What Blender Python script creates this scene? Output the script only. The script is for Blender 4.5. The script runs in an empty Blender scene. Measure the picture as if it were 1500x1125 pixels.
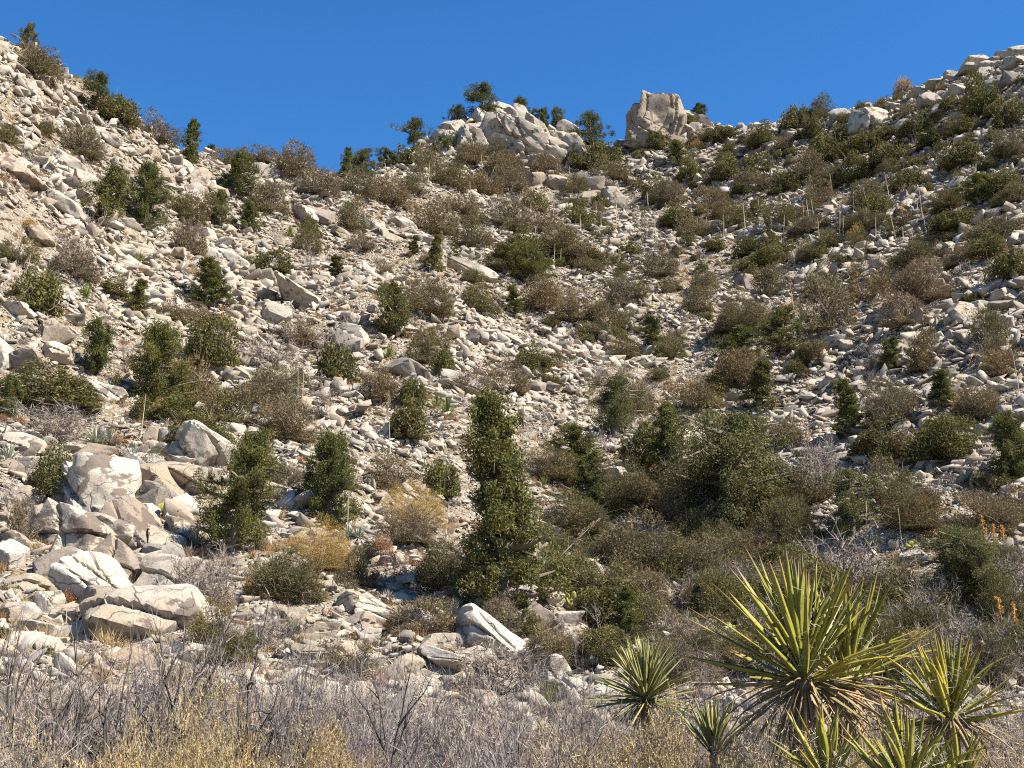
import bpy, bmesh, math, random
import numpy as np
from mathutils import Vector, Matrix, Euler

# ------------------------------------------------------------------ camera, sky, sun, exposure
sc = bpy.context.scene
C = sc.collection
rad = math.radians
F = 1875.0                      # focal length in photo pixels (photo is 1500 x 1125)
TILT = math.atan2(437.5, F)     # horizon near row 1000
CAMZ = 1.6
cam = bpy.data.cameras.new('camera'); camo = bpy.data.objects.new('camera', cam); C.objects.link(camo)
cam.sensor_width = 36.0; cam.lens = 36.0 * F / 1500.0; cam.clip_start = 0.1; cam.clip_end = 3000
camo.location = (0, 0, CAMZ); camo.rotation_euler = (math.pi / 2 + TILT, 0, 0)
sc.camera = camo
SUN_AZ, SUN_EL = rad(109), rad(50)      # azimuth clockwise from +Y
sdir = Vector((math.sin(SUN_AZ) * math.cos(SUN_EL), math.cos(SUN_AZ) * math.cos(SUN_EL), math.sin(SUN_EL)))
world = bpy.data.worlds.new('World'); sc.world = world; world.use_nodes = True
wn = world.node_tree.nodes; wl = world.node_tree.links
bg = wn['Background']; sky = wn.new('ShaderNodeTexSky'); sky.sky_type = 'NISHITA'
sky.sun_disc = False; sky.sun_elevation = SUN_EL; sky.sun_rotation = SUN_AZ
sky.altitude = 0; sky.air_density = 1.0; sky.dust_density = 0.0; sky.ozone_density = 10.0
hs = wn.new('ShaderNodeHueSaturation'); hs.inputs['Saturation'].default_value = 1.15
wl.new(sky.outputs[0], hs.inputs['Color']); wl.new(hs.outputs[0], bg.inputs[0]); bg.inputs[1].default_value = 0.075
sun = bpy.data.lights.new('sun', 'SUN'); suno = bpy.data.objects.new('sun', sun); C.objects.link(suno)
sun.energy = 5.0; sun.angle = rad(0.53); sun.color = (1.0, 0.95, 0.865)
suno.rotation_euler = (-sdir).to_track_quat('-Z', 'Y').to_euler(); suno.location = (30, -10, 60)
sc.view_settings.view_transform = 'Standard'; sc.view_settings.look = 'None'
sc.view_settings.exposure = 1.30; sc.view_settings.gamma = 1.0; sc.view_settings.use_curve_mapping = False
sc.render.engine = 'CYCLES'
sc.cycles.use_denoising = False; sc.cycles.filter_width = 1.1
sc.cycles.max_bounces = 6; sc.cycles.diffuse_bounces = 2; sc.cycles.glossy_bounces = 2
sc.cycles.transmission_bounces = 3; sc.cycles.transparent_max_bounces = 4

RNG = np.random.default_rng(7)
random.seed(7)

# ------------------------------------------------------------------ helpers
def ray(u, v):
    x = (u - 750.0) / F; y = (562.5 - v) / F
    ct, st = math.cos(TILT), math.sin(TILT)
    d = np.array([x, ct - y * st, st + y * ct])
    return d / math.hypot(d[0], d[1])         # scaled so horizontal length is 1
def to_px(P):
    P = np.asarray(P, float); dz = P[..., 2] - CAMZ
    ct, st = math.cos(TILT), math.sin(TILT)
    fw = P[..., 1] * ct + dz * st; up = -P[..., 1] * st + dz * ct
    return 750 + F * P[..., 0] / fw, 562.5 - F * up / fw
def hash2(ix, iy, s):
    h = (ix.astype(np.int64) * 374761393 + iy.astype(np.int64) * 668265263 + s * 974634777) & 0x7fffffff
    h = ((h ^ (h >> 13)) * 1274126177) & 0x7fffffff
    return ((h ^ (h >> 16)) & 0xffff) / 65535.0
def vnoise(x, y, s=0):
    ix = np.floor(x); iy = np.floor(y); fx = x - ix; fy = y - iy
    fx = fx * fx * (3 - 2 * fx); fy = fy * fy * (3 - 2 * fy)
    a = hash2(ix, iy, s); b = hash2(ix + 1, iy, s); c = hash2(ix, iy + 1, s); d = hash2(ix + 1, iy + 1, s)
    return (a + (b - a) * fx) * (1 - fy) + (c + (d - c) * fx) * fy - 0.5
def mk_mesh(name, V, T, mat, smooth=False, mats=None, midx=None):
    V = np.ascontiguousarray(V, np.float32); T = np.ascontiguousarray(T, np.int32)
    k = T.shape[1]; n = len(T)
    m = bpy.data.meshes.new(name)
    m.vertices.add(len(V)); m.vertices.foreach_set('co', V.ravel())
    m.loops.add(n * k); m.loops.foreach_set('vertex_index', T.ravel())
    m.polygons.add(n)
    m.polygons.foreach_set('loop_start', np.arange(0, n * k, k, dtype=np.int32))
    if smooth: m.polygons.foreach_set('use_smooth', np.ones(n, bool))
    for mm in (mats or [mat]): m.materials.append(mm)
    if midx is not None: m.polygons.foreach_set('material_index', np.asarray(midx, np.int32))
    m.update(calc_edges=True); m.validate()
    return m
def link(name, data, parent=None, loc=None, rot=None, scl=None):
    o = bpy.data.objects.new(name, data); C.objects.link(o)
    if parent is not None: o.parent = parent
    if loc is not None: o.location = loc
    if rot is not None: o.rotation_euler = rot
    if scl is not None: o.scale = scl
    return o
def tag(o, label, cat=None, group=None, kind=None):
    o['label'] = label
    if cat: o['category'] = cat
    if group: o['group'] = group
    if kind: o['kind'] = kind
    return o

# ------------------------------------------------------------------ materials
class NT:
    def __init__(s, name):
        s.m = bpy.data.materials.new(name); s.m.use_nodes = True
        s.t = s.m.node_tree; s.n = s.t.nodes; s.n.clear(); s.out = s.n.new('ShaderNodeOutputMaterial')
    def add(s, typ, **kw):
        nd = s.n.new(typ)
        for k, v in kw.items():
            if k.startswith('i_'):
                key = k[2:]; key = int(key) if key.isdigit() else key.replace('_', ' ')
                if hasattr(v, 'is_output'): s.t.links.new(v, nd.inputs[key])
                else: nd.inputs[key].default_value = v
            else: setattr(nd, k, v)
        return nd
    def noise(s, vec, scale, detail=4, rough=0.6):
        return s.add('ShaderNodeTexNoise', i_Vector=vec, i_Scale=scale, i_Detail=detail, i_Roughness=rough).outputs['Fac']
    def ramp(s, fac, stops, interp='LINEAR'):
        r = s.n.new('ShaderNodeValToRGB'); s.t.links.new(fac, r.inputs[0]); e = r.color_ramp; e.interpolation = interp
        if len(stops) == 1: stops = [stops[0], (1.0, stops[0][1])]
        while len(e.elements) < len(stops): e.elements.new(0.5)
        for el, (p, c) in zip(e.elements, stops): el.position = p; el.color = c if len(c) == 4 else (*c, 1)
        return r.outputs[0]
    def mix(s, fac, a, b, typ='MIX'):
        m = s.n.new('ShaderNodeMix'); m.data_type = 'RGBA'; m.blend_type = typ
        for sock, v in ((m.inputs[0], fac), (m.inputs[6], a), (m.inputs[7], b)):
            if hasattr(v, 'is_output'): s.t.links.new(v, sock)
            else: sock.default_value = v if not isinstance(v, tuple) else ((*v, 1) if len(v) == 3 else v)
        return m.outputs[2]
    def math(s, op, a, b=0.0, clamp=False):
        m = s.n.new('ShaderNodeMath'); m.operation = op; m.use_clamp = clamp
        for i, v in enumerate((a, b)):
            if hasattr(v, 'is_output'): s.t.links.new(v, m.inputs[i])
            else: m.inputs[i].default_value = v
        return m.outputs[0]
    def surf(s, sh): s.t.links.new(sh, s.out.inputs['Surface']); return s.m

def rock_material(name, varnish=0.0, tan=0.25, bump=0.5, fine=1.0, bd=0.07, joints=False):
    t = NT(name)
    pos = t.add('ShaderNodeNewGeometry').outputs['Position']
    rnd = t.add('ShaderNodeObjectInfo').outputs['Random']
    base = t.ramp(rnd, [(0.0, (0.38, 0.335, 0.265)), (0.25, (0.32, 0.29, 0.245)), (0.5, (0.44, 0.395, 0.32)),
                        (0.66, (0.28, 0.235, 0.175)), (0.78, (0.35, 0.28, 0.20)), (0.88, (0.185, 0.16, 0.135)), (1.0, (0.25, 0.22, 0.185))])
    n1 = t.noise(pos, 0.9, 5, 0.6)
    f1 = t.ramp(n1, [(0.40, (0, 0, 0)), (0.62, (1, 1, 1))])
    c = t.mix(t.math('MULTIPLY', f1, tan), base, (0.31, 0.225, 0.14))
    n2 = t.noise(pos, 3.2 * fine, 6, 0.7)
    f2 = t.ramp(n2, [(0.33, (1, 1, 1)), (0.47, (0, 0, 0))])
    c = t.mix(t.math('MULTIPLY', f2, 0.5), c, (0.16, 0.138, 0.115))
    n3 = t.noise(pos, 17 * fine, 4, 0.7)
    f3 = t.ramp(n3, [(0.28, (0.66, 0.64, 0.62)), (0.5, (1, 1, 1)), (0.75, (1.12, 1.1, 1.08))])
    c = t.mix(1.0, c, f3, 'MULTIPLY')
    if varnish > 0:
        n4 = t.noise(pos, 1.15, 6, 0.62)
        f4 = t.ramp(n4, [(0.625 - 0.1 * varnish, (0, 0, 0)), (0.65 - 0.1 * varnish, (1, 1, 1))])
        c = t.mix(t.math('MULTIPLY', f4, 0.8), c, (0.105, 0.076, 0.058))
    # lichen specks
    vo = t.add('ShaderNodeTexVoronoi', i_Vector=pos, i_Scale=5.0 * fine).outputs['Distance']
    f5 = t.ramp(vo, [(0.05, (1, 1, 1)), (0.16, (0, 0, 0))])
    f5 = t.math('MULTIPLY', f5, t.ramp(t.noise(pos, 1.7, 2), [(0.5, (0, 0, 0)), (0.6, (0.85, 0.85, 0.85))]))
    c = t.mix(f5, c, (0.10, 0.09, 0.078))
    h = t.math('ADD', t.math('MULTIPLY', n2, 0.7), t.math('MULTIPLY', n3, 0.3))
    if joints:      # weathered joints: thin dark clefts, broken up by noise
        wob = t.add('ShaderNodeTexNoise', i_Vector=pos, i_Scale=1.1, i_Detail=4.0).outputs['Color']
        jv = t.add('ShaderNodeTexVoronoi', feature='DISTANCE_TO_EDGE', i_Vector=t.mix(0.9, pos, wob, 'ADD'), i_Scale=0.8).outputs['Distance']
        jf = t.math('MULTIPLY', t.ramp(jv, [(0.0, (1, 1, 1)), (0.016, (0, 0, 0))]), t.ramp(t.noise(pos, 0.7, 2), [(0.42, (0, 0, 0)), (0.52, (1, 1, 1))]))
        c = t.mix(t.math('MULTIPLY', jf, 0.8), c, (0.07, 0.055, 0.045)); h = t.math('SUBTRACT', h, t.math('MULTIPLY', jf, 0.5))
    b = t.add('ShaderNodeBump', i_Strength=bump, i_Distance=bd, i_Height=h)
    p = t.add('ShaderNodeBsdfPrincipled', i_Base_Color=c, i_Roughness=0.9, i_Normal=b.outputs[0])
    p.inputs['Specular IOR Level'].default_value = 0.2
    return t.surf(p.outputs[0])

def ground_material():
    t = NT('stony_ground')
    pos = t.add('ShaderNodeNewGeometry').outputs['Position']
    n1 = t.noise(pos, 0.25, 5, 0.6); n2 = t.noise(pos, 6, 6, 0.75)
    vo = t.add('ShaderNodeTexVoronoi', i_Vector=pos, i_Scale=4.5)
    vd = t.add('ShaderNodeTexVoronoi', feature='DISTANCE_TO_EDGE', i_Vector=pos, i_Scale=4.5).outputs['Distance']
    c = t.ramp(n1, [(0.35, (0.23, 0.165, 0.095)), (0.5, (0.27, 0.21, 0.135)), (0.65, (0.30, 0.245, 0.175))])
    sep = t.add('ShaderNodeSeparateColor', i_Color=vo.outputs['Color']).outputs[0]
    stone = t.ramp(sep, [(0.0, (0.20, 0.165, 0.13)), (0.5, (0.31, 0.265, 0.205)), (1.0, (0.39, 0.345, 0.28))])
    c = t.mix(t.ramp(sep, [(0.45, (0, 0, 0)), (0.5, (1, 1, 1))]), c, stone)
    c = t.mix(1.0, c, t.ramp(n2, [(0.3, (0.6, 0.58, 0.55)), (0.6, (1, 1, 1))]), 'MULTIPLY')
    h = t.math('ADD', t.math('MULTIPLY', t.ramp(vd, [(0, (0, 0, 0)), (0.25, (1, 1, 1))]), 0.7), t.math('MULTIPLY', n2, 0.4))
    b = t.add('ShaderNodeBump', i_Strength=0.8, i_Distance=0.15, i_Height=h)
    p = t.add('ShaderNodeBsdfPrincipled', i_Base_Color=c, i_Roughness=0.95, i_Normal=b.outputs[0])
    p.inputs['Specular IOR Level'].default_value = 0.1
    return t.surf(p.outputs[0])

def leaf_material(name, stops, trans=0.25, var=0.35, freq=2.0):
    """stops: object-to-object colours; leaves vary one by one and clump by clump"""
    t = NT(name)
    geo = t.add('ShaderNodeNewGeometry')
    rnd = t.add('ShaderNodeObjectInfo').outputs['Random']
    n = len(stops)
    c = t.ramp(rnd, [(i / max(n - 1, 1), s) for i, s in enumerate(stops)])
    isl = geo.outputs['Random Per Island']
    c = t.mix(1.0, c, t.ramp(isl, [(0, (1 - var, 1 - var, 1 - var)), (0.5, (1, 1, 1)), (1, (1 + var, 1 + var * 0.85, 1 + var * 0.5))]), 'MULTIPLY')
    nz = t.noise(geo.outputs['Position'], freq, 3, 0.6)
    c = t.mix(1.0, c, t.ramp(nz, [(0.3, (0.72, 0.78, 0.8)), (0.5, (1, 1, 1)), (0.7, (1.3, 1.18, 0.95))]), 'MULTIPLY')
    d = t.add('ShaderNodeBsdfDiffuse', i_Color=c)
    if trans <= 0: return t.surf(d.outputs[0])
    tr = t.add('ShaderNodeBsdfTranslucent', i_Color=c)
    mx = t.add('ShaderNodeMixShader', i_0=trans, i_1=d.outputs[0], i_2=tr.outputs[0])
    return t.surf(mx.outputs[0])

M = {}
M['rock'] = rock_material('granite', 0.3, 0.3, 0.6, joints=True)
M['rock_tan'] = rock_material('granite_tan', 0.45, 0.65, 0.6, joints=True)
M['rock_varnish'] = rock_material('granite_varnished', 1.0, 0.45, 0.55, joints=True)
M['rubble'] = rock_material('granite_rubble', 0, 0.4, 0.4, 1.0, 0.03)
M['ground'] = ground_material()
M['juniper'] = leaf_material('juniper_green', [(0.120, 0.124, 0.040), (0.105, 0.112, 0.038), (0.14, 0.136, 0.044), (0.115, 0.114, 0.044)], 0.25)
M['pine'] = leaf_material('pine_green', [(0.085, 0.095, 0.04), (0.10, 0.105, 0.045)], 0.2)
M['greyjuniper'] = leaf_material('grey_juniper', [(0.14, 0.138, 0.06), (0.125, 0.124, 0.055)], 0.25)
M['oak'] = leaf_material('scrub_oak_green', [(0.125, 0.122, 0.042), (0.15, 0.135, 0.055), (0.105, 0.104, 0.04), (0.17, 0.145, 0.06)], 0.25)
M['brown'] = leaf_material('brown_scrub', [(0.18, 0.14, 0.075), (0.215, 0.165, 0.105), (0.16, 0.138, 0.068), (0.20, 0.16, 0.115), (0.14, 0.122, 0.056), (0.215, 0.155, 0.09)], 0.2, 0.45)
M['olive'] = leaf_material('olive_scrub', [(0.135, 0.12, 0.052), (0.16, 0.138, 0.07), (0.12, 0.108, 0.05), (0.175, 0.145, 0.08)], 0.2, 0.45)
M['gold'] = leaf_material('golden_scrub', [(0.42, 0.30, 0.11), (0.36, 0.245, 0.10), (0.38, 0.29, 0.13)], 0.15, 0.4)
M['buff'] = leaf_material('buff_scrub', [(0.37, 0.285, 0.16), (0.40, 0.31, 0.175)], 0.1, 0.5, 4.0)
M['greytwig'] = leaf_material('grey_twigs', [(0.25, 0.215, 0.19), (0.29, 0.25, 0.225), (0.22, 0.185, 0.165), (0.27, 0.22, 0.185)], 0.0, 0.4)
M['mauvetwig'] = leaf_material('mauve_twigs', [(0.27, 0.228, 0.208), (0.235, 0.197, 0.18)], 0.0, 0.45, 3.0)
M['darkbark'] = leaf_material('dark_bark', [(0.10, 0.085, 0.075), (0.13, 0.11, 0.095)], 0.0, 0.2)
M['bark'] = leaf_material('grey_bark', [(0.17, 0.135, 0.105), (0.2, 0.165, 0.135)], 0.0, 0.25)
M['stalk'] = leaf_material('dry_stalk', [(0.52, 0.43, 0.30), (0.46, 0.37, 0.25), (0.58, 0.48, 0.35)], 0.0, 0.2)
M['darkstalk'] = leaf_material('dark_stalk', [(0.09, 0.075, 0.065)], 0.0, 0.2)
M['pods'] = leaf_material('dry_pods', [(0.36, 0.26, 0.15), (0.30, 0.22, 0.13)], 0.0, 0.3)
M['orangepods'] = leaf_material('orange_seed_heads', [(0.62, 0.33, 0.08), (0.56, 0.30, 0.09)], 0.2, 0.3)
M['yucca_small'] = leaf_material('yucca_green', [(0.20, 0.22, 0.06), (0.16, 0.18, 0.05), (0.24, 0.24, 0.075)], 0.2, 0.4)
M['agave'] = leaf_material('grey_agave', [(0.30, 0.33, 0.26), (0.36, 0.37, 0.29), (0.26, 0.29, 0.23)], 0.1, 0.35)
M['grass'] = leaf_material('dry_grass', [(0.42, 0.31, 0.15), (0.36, 0.26, 0.14), (0.46, 0.36, 0.2), (0.38, 0.22, 0.1), (0.33, 0.22, 0.16)], 0.25, 0.35)
M['cactus'] = leaf_material('prickly_pear', [(0.27, 0.27, 0.075), (0.32, 0.31, 0.09)], 0.05, 0.25, 6.0)
M['rust'] = leaf_material('rust_scrub', [(0.36, 0.18, 0.075), (0.30, 0.16, 0.09)], 0.15, 0.35)

# ------------------------------------------------------------------ terrain: thin plate spline through points read off the photograph
cols = {
 -200: [(-30, 88), (200, 66), (400, 52), (600, 40), (800, 30), (950, 23)],
 50: [(250, 82), (400, 65), (550, 51), (700, 39), (800, 33), (900, 28), (980, 23)],
 250: [(300, 97), (400, 78), (500, 63), (600, 51), (700, 42), (800, 35), (900, 29), (980, 24)],
 450: [(330, 110), (420, 85), (520, 66), (620, 53), (720, 43), (820, 36), (920, 29), (990, 25)],
 650: [(250, 156), (320, 130), (380, 100), (460, 80), (560, 63), (660, 51), (760, 43), (860, 36), (940, 31), (1000, 27)],
 850: [(280, 156), (350, 131), (430, 108), (520, 86), (620, 66), (720, 53), (800, 45), (880, 39), (950, 33), (1010, 28)],
 1050: [(260, 156), (330, 132), (420, 108), (520, 86), (620, 68), (720, 55), (800, 48), (880, 41), (950, 35)],
 1250: [(230, 142), (320, 118), (420, 95), (520, 77), (620, 62), (720, 52), (820, 43), (900, 37)],
 1450: [(180, 127), (280, 104), (400, 82), (520, 67), (640, 55), (760, 45), (860, 38), (930, 33)],
 1700: [(0, 138), (150, 107), (300, 84), (450, 68), (600, 55), (750, 44), (880, 35)]}
skyline = [(-200, -60, 98), (-90, 5, 100), (0, 62, 104), (50, 90, 106), (90, 118, 107), (150, 165, 111), (210, 195, 115), (270, 222, 119),
           (330, 240, 123), (400, 256, 130), (470, 270, 138), (530, 272, 158), (590, 240, 172), (640, 206, 176), (690, 178, 178), (728, 158, 179), (770, 180, 179),
           (820, 200, 179), (860, 226, 180), (910, 226, 182), (960, 205, 183), (1010, 182, 183), (1050, 192, 181), (1090, 203, 179), (1150, 190, 173), (1210, 176, 167),
           (1270, 158, 161), (1330, 140, 155), (1390, 118, 149), (1440, 100, 145), (1500, 84, 141), (1580, 50, 139), (1700, 5, 139)]
cp = []
for u, L in cols.items():
    for v, D in L:
        r = ray(u, v); cp.append((r[0] * D, r[1] * D, r[2] * D + CAMZ))
for u, v, D in skyline:
    r = ray(u, v); z = r[2] * D + CAMZ
    cp.append((r[0] * D, r[1] * D, z))
    cp.append((r[0] * (D + 22), r[1] * (D + 22), z - 4))
    cp.append((r[0] * (D + 70), r[1] * (D + 70), z - 28))
for x in (-30, -12, 0, 12, 30):
    for y, z in ((-25, 0), (2, 0), (9, -0.1), (14, -0.15), (18, 0.0)): cp.append((x * (1 + max(y, 0) / 30), y, z))
cp = np.array(cp)
def tps_k(r2): return np.where(r2 > 1e-9, 0.5 * r2 * np.log(np.maximum(r2, 1e-9)), 0)
S = 100.0
P2 = cp[:, :2] / S; n = len(cp)
K = tps_k(((P2[:, None] - P2[None]) ** 2).sum(-1)) + np.eye(n) * 2e-5
A = np.zeros((n + 3, n + 3)); A[:n, :n] = K; A[:n, n] = 1; A[:n, n + 1:] = P2; A[n, :n] = 1; A[n + 1:, :n] = P2.T
W = np.linalg.solve(A, np.concatenate([cp[:, 2], np.zeros(3)]))
def tps(x, y):
    x = np.asarray(x, float); y = np.asarray(y, float); sh = x.shape; x = x.ravel() / S; y = y.ravel() / S
    out = np.empty(len(x))
    for i in range(0, len(x), 40000):
        xx = x[i:i + 40000]; yy = y[i:i + 40000]
        r2 = (xx[:, None] - P2[None, :, 0]) ** 2 + (yy[:, None] - P2[None, :, 1]) ** 2
        out[i:i + 40000] = tps_k(r2) @ W[:n] + W[n] + W[n + 1] * xx + W[n + 2] * yy
    return out.reshape(sh)
GX0, GY0, GS = -150.0, -30.0, 0.6
gx = np.arange(GX0, 150, GS); gy = np.arange(GY0, 262, GS)
GB = tps(*np.meshgrid(gx, gy, indexing='ij'))
def relief(x, y):
    D = np.hypot(x, y); a = np.clip((D - 16) / 14, 0, 1); b = 1 - 0.6 * np.clip((D - 120) / 60, 0, 1)
    return (a * b * (2.2 * vnoise(x / 11, y / 11, 1) + 1.3 * vnoise(x / 4.7, y / 4.7, 2) + 0.8 * vnoise(x / 2.1, y / 2.1, 3))
            + (0.12 + 0.35 * a) * vnoise(x / 0.9, y / 0.9, 4))
def H(x, y):
    x = np.asarray(x, float); y = np.asarray(y, float)
    fx = np.clip((x - GX0) / GS, 0, len(gx) - 1.001); fy = np.clip((y - GY0) / GS, 0, len(gy) - 1.001)
    ix = fx.astype(int); iy = fy.astype(int); fx = fx - ix; fy = fy - iy
    b = (GB[ix, iy] * (1 - fx) + GB[ix + 1, iy] * fx) * (1 - fy) + (GB[ix, iy + 1] * (1 - fx) + GB[ix + 1, iy + 1] * fx) * fy
    return b + relief(x, y)
def normal(x, y, e=0.8):
    dx = (H(x + e, y) - H(x - e, y)) / (2 * e); dy = (H(x, y + e) - H(x, y - e)) / (2 * e)
    N = np.stack([-dx, -dy, np.ones_like(dx)], -1); return N / np.linalg.norm(N, axis=-1, keepdims=True)
DS = np.concatenate([np.arange(11, 60, 0.12), np.arange(60, 200, 0.3)])
def hit(u, v):
    """the spot on the ground that a photo pixel looks at"""
    r = ray(u, v); z = CAMZ + r[2] * DS; g = z - H(r[0] * DS, r[1] * DS)
    k = np.nonzero(g < 0)[0]
    i = k[0] if len(k) else 30 + int(np.argmin(g[30:] / DS[30:]))
    D = DS[i]; p = np.array([r[0] * D, r[1] * D]); return np.array([p[0], p[1], H(p[0], p[1])]), D

az = np.concatenate([np.linspace(-180, -36, 40)[:-1], np.linspace(-36, 36, 560), np.linspace(36, 180, 40)[1:-1]])
az = np.radians(az)
rr = np.concatenate([[0.6], np.geomspace(2.0, 205, 430), np.geomspace(212, 900, 22)])
AZ, RR = np.meshgrid(az, rr, indexing='ij')
X = np.sin(AZ) * RR; Y = np.cos(AZ) * RR
Z = H(X, Y)
wside = np.clip((np.abs(np.degrees(AZ)) - 40) / 25, 0, 1); wside = wside * wside * (3 - 2 * wside)
Z = Z * (1 - wside) + wside * (0.12 * vnoise(X / 0.9, Y / 0.9, 4) + 0.02 * np.maximum(RR - 30, 0) * 0)
wfar = np.clip((RR - 210) / 120, 0, 1); Z = Z * (1 - wfar) + wfar * (-5 + 0 * Z)
na, nr = X.shape
V = np.stack([X, Y, Z], -1).reshape(-1, 3)
ia = np.arange(na); ir = np.arange(nr - 1)
IA, IR = np.meshgrid(ia, ir, indexing='ij'); J = (IA + 1) % na
Q = np.stack([IA * nr + IR, IA * nr + IR + 1, J * nr + IR + 1, J * nr + IR], -1).reshape(-1, 4)[:, ::-1]
V = np.vstack([V, [[0, 0, float(H(0., 0.))]]]); cidx = len(V) - 1
ground_me = mk_mesh('hillside', V, Q, M['ground'], True)
hill = link('hillside', ground_me); hill['kind'] = 'structure'; hill['label'] = 'steep stony desert hillside rising to a rocky ridge'

# ------------------------------------------------------------------ rocks
_ico = {}
def ico(sub):
    if sub not in _ico:
        bm = bmesh.new(); bmesh.ops.create_icosphere(bm, subdivisions=sub, radius=1.0)
        _ico[sub] = (np.array([v.co[:] for v in bm.verts]), np.array([[v.index for v in f.verts] for f in bm.faces])); bm.free()
    return _ico[sub]
def n3(P, s, k):
    return (vnoise(P[:, 0] * s + 17 * k, P[:, 1] * s + P[:, 2] * s * 0.73 + 5 * k, k) + vnoise(P[:, 1] * s - 9 * k, P[:, 2] * s - P[:, 0] * s * 0.61, k + 50)
            + vnoise(P[:, 2] * s + 3 * k, P[:, 0] * s + P[:, 1] * s * 0.57, k + 90)) / 1.5
def rock_shape(seed, sub, planes=11, p=16, rough=0.05, cracks=0, block=0.0):
    r = np.random.default_rng(seed); Vd, T = ico(sub)
    N = r.normal(size=(planes, 3)); N /= np.linalg.norm(N, axis=1, keepdims=True)
    hN = r.uniform(0.6, 0.98, planes)
    if block > 0:
        B = np.vstack([np.eye(3), -np.eye(3)]) + r.normal(size=(6, 3)) * block; B /= np.linalg.norm(B, axis=1, keepdims=True)
        N = np.vstack([N, B]); hN = np.concatenate([hN, r.uniform(0.6, 0.8, 6)])
    q = np.maximum(Vd @ N.T, 1e-6) / hN
    rad_ = (q ** p).sum(1) ** (-1.0 / p)
    rad_ = np.minimum(rad_, 1.35)
    Pn = Vd * rad_[:, None]
    d = rough * (n3(Pn, 2.2, seed % 37) + 0.5 * n3(Pn, 5.5, seed % 31 + 3) + (0.3 * n3(Pn, 12, seed % 29 + 5) if sub > 3 else 0))
    for c in range(cracks):
        cn = r.normal(size=3); cn /= np.linalg.norm(cn); off = r.uniform(-0.4, 0.4)
        dd = Pn @ cn - off + 0.06 * n3(Pn, 3, c + 7)
        d -= 0.14 * np.exp(-(dd / 0.03) ** 2); d += 0.035 * np.tanh(dd / 0.03) * (1 if c % 2 else -1)
    Pn = Pn + Vd * d[:, None]
    ext = (Pn.max(0) - Pn.min(0)) / 2; Pn = (Pn - (Pn.max(0) + Pn.min(0)) / 2) / ext
    return Pn, T
def hull_shape(seed, npts=13):
    r = np.random.default_rng(seed); P = r.uniform(-1, 1, (npts, 3)); P /= (np.abs(P) ** 3.2).sum(1, keepdims=True) ** (1 / 3.2)
    P *= r.uniform(0.8, 1.0, (npts, 1)); bm = bmesh.new()
    for p in P: bm.verts.new(p)
    res = bmesh.ops.convex_hull(bm, input=bm.verts[:]); bmesh.ops.delete(bm, geom=[v for v in res['geom_interior'] if isinstance(v, bmesh.types.BMVert)], context='VERTS')
    bmesh.ops.triangulate(bm, faces=bm.faces[:]); bm.verts.index_update()
    V = np.array([v.co[:] for v in bm.verts]); T = np.array([[v.index for v in f.verts] for f in bm.faces]); bm.free()
    e = (V.max(0) - V.min(0)) / 2; return (V - (V.max(0) + V.min(0)) / 2) / e, T
def block_shape(seed):
    r = np.random.default_rng(seed); P = np.array([[x, y, z] for x in (-1, 1) for y in (-1, 1) for z in (-1, 1)], float)
    P *= 1 - r.uniform(0, 0.55, (8, 3)) * (r.random((8, 3)) < 0.75); P[:, 0] += 0.35 * r.normal() * P[:, 2]; P[:, 1] += 0.35 * r.normal() * P[:, 2]
    P = P[r.permutation(8)[:8 - int(r.integers(0, 3))]]
    bm = bmesh.new()
    for p in P: bm.verts.new(p)
    bmesh.ops.convex_hull(bm, input=bm.verts[:]); bmesh.ops.delete(bm, geom=[v for v in bm.verts if not v.link_faces], context='VERTS')
    bmesh.ops.bevel(bm, geom=bm.edges[:], offset=0.07, segments=1, affect='EDGES', clamp_overlap=True)
    bmesh.ops.triangulate(bm, faces=bm.faces[:]); bm.verts.index_update()
    V = np.array([v.co[:] for v in bm.verts]); T = np.array([[v.index for v in f.verts] for f in bm.faces]); bm.free()
    e = (V.max(0) - V.min(0)) / 2; return (V - (V.max(0) + V.min(0)) / 2) / e, T
ROCKS = {}
for cls, sub, cnt, kw in (('lo', 3, 12, dict(planes=7, p=40, rough=0.045, block=0.3)), ('mid', 4, 14, dict(planes=8, p=48, rough=0.05, cracks=1, block=0.35)),
                          ('hi', 5, 8, dict(planes=8, p=44, rough=0.05, cracks=3, block=0.4))):
    for mk in (('rock', 'rock_tan', 'rock_varnish') if cls != 'lo' else ('rock', 'rock_tan')):
        if mk != 'rock':
            ROCKS[cls, mk] = []
            for me in ROCKS[cls, 'rock']:
                m2 = me.copy(); m2.materials[0] = M[mk]; ROCKS[cls, mk].append(m2)
            continue
        ROCKS[cls, mk] = [mk_mesh('boulder', *rock_shape(100 * sub + k, sub, **kw), M[mk], True) for k in range(cnt)]
        for me in ROCKS[cls, mk]: me.set_sharp_from_angle(angle=rad(24))

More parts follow.
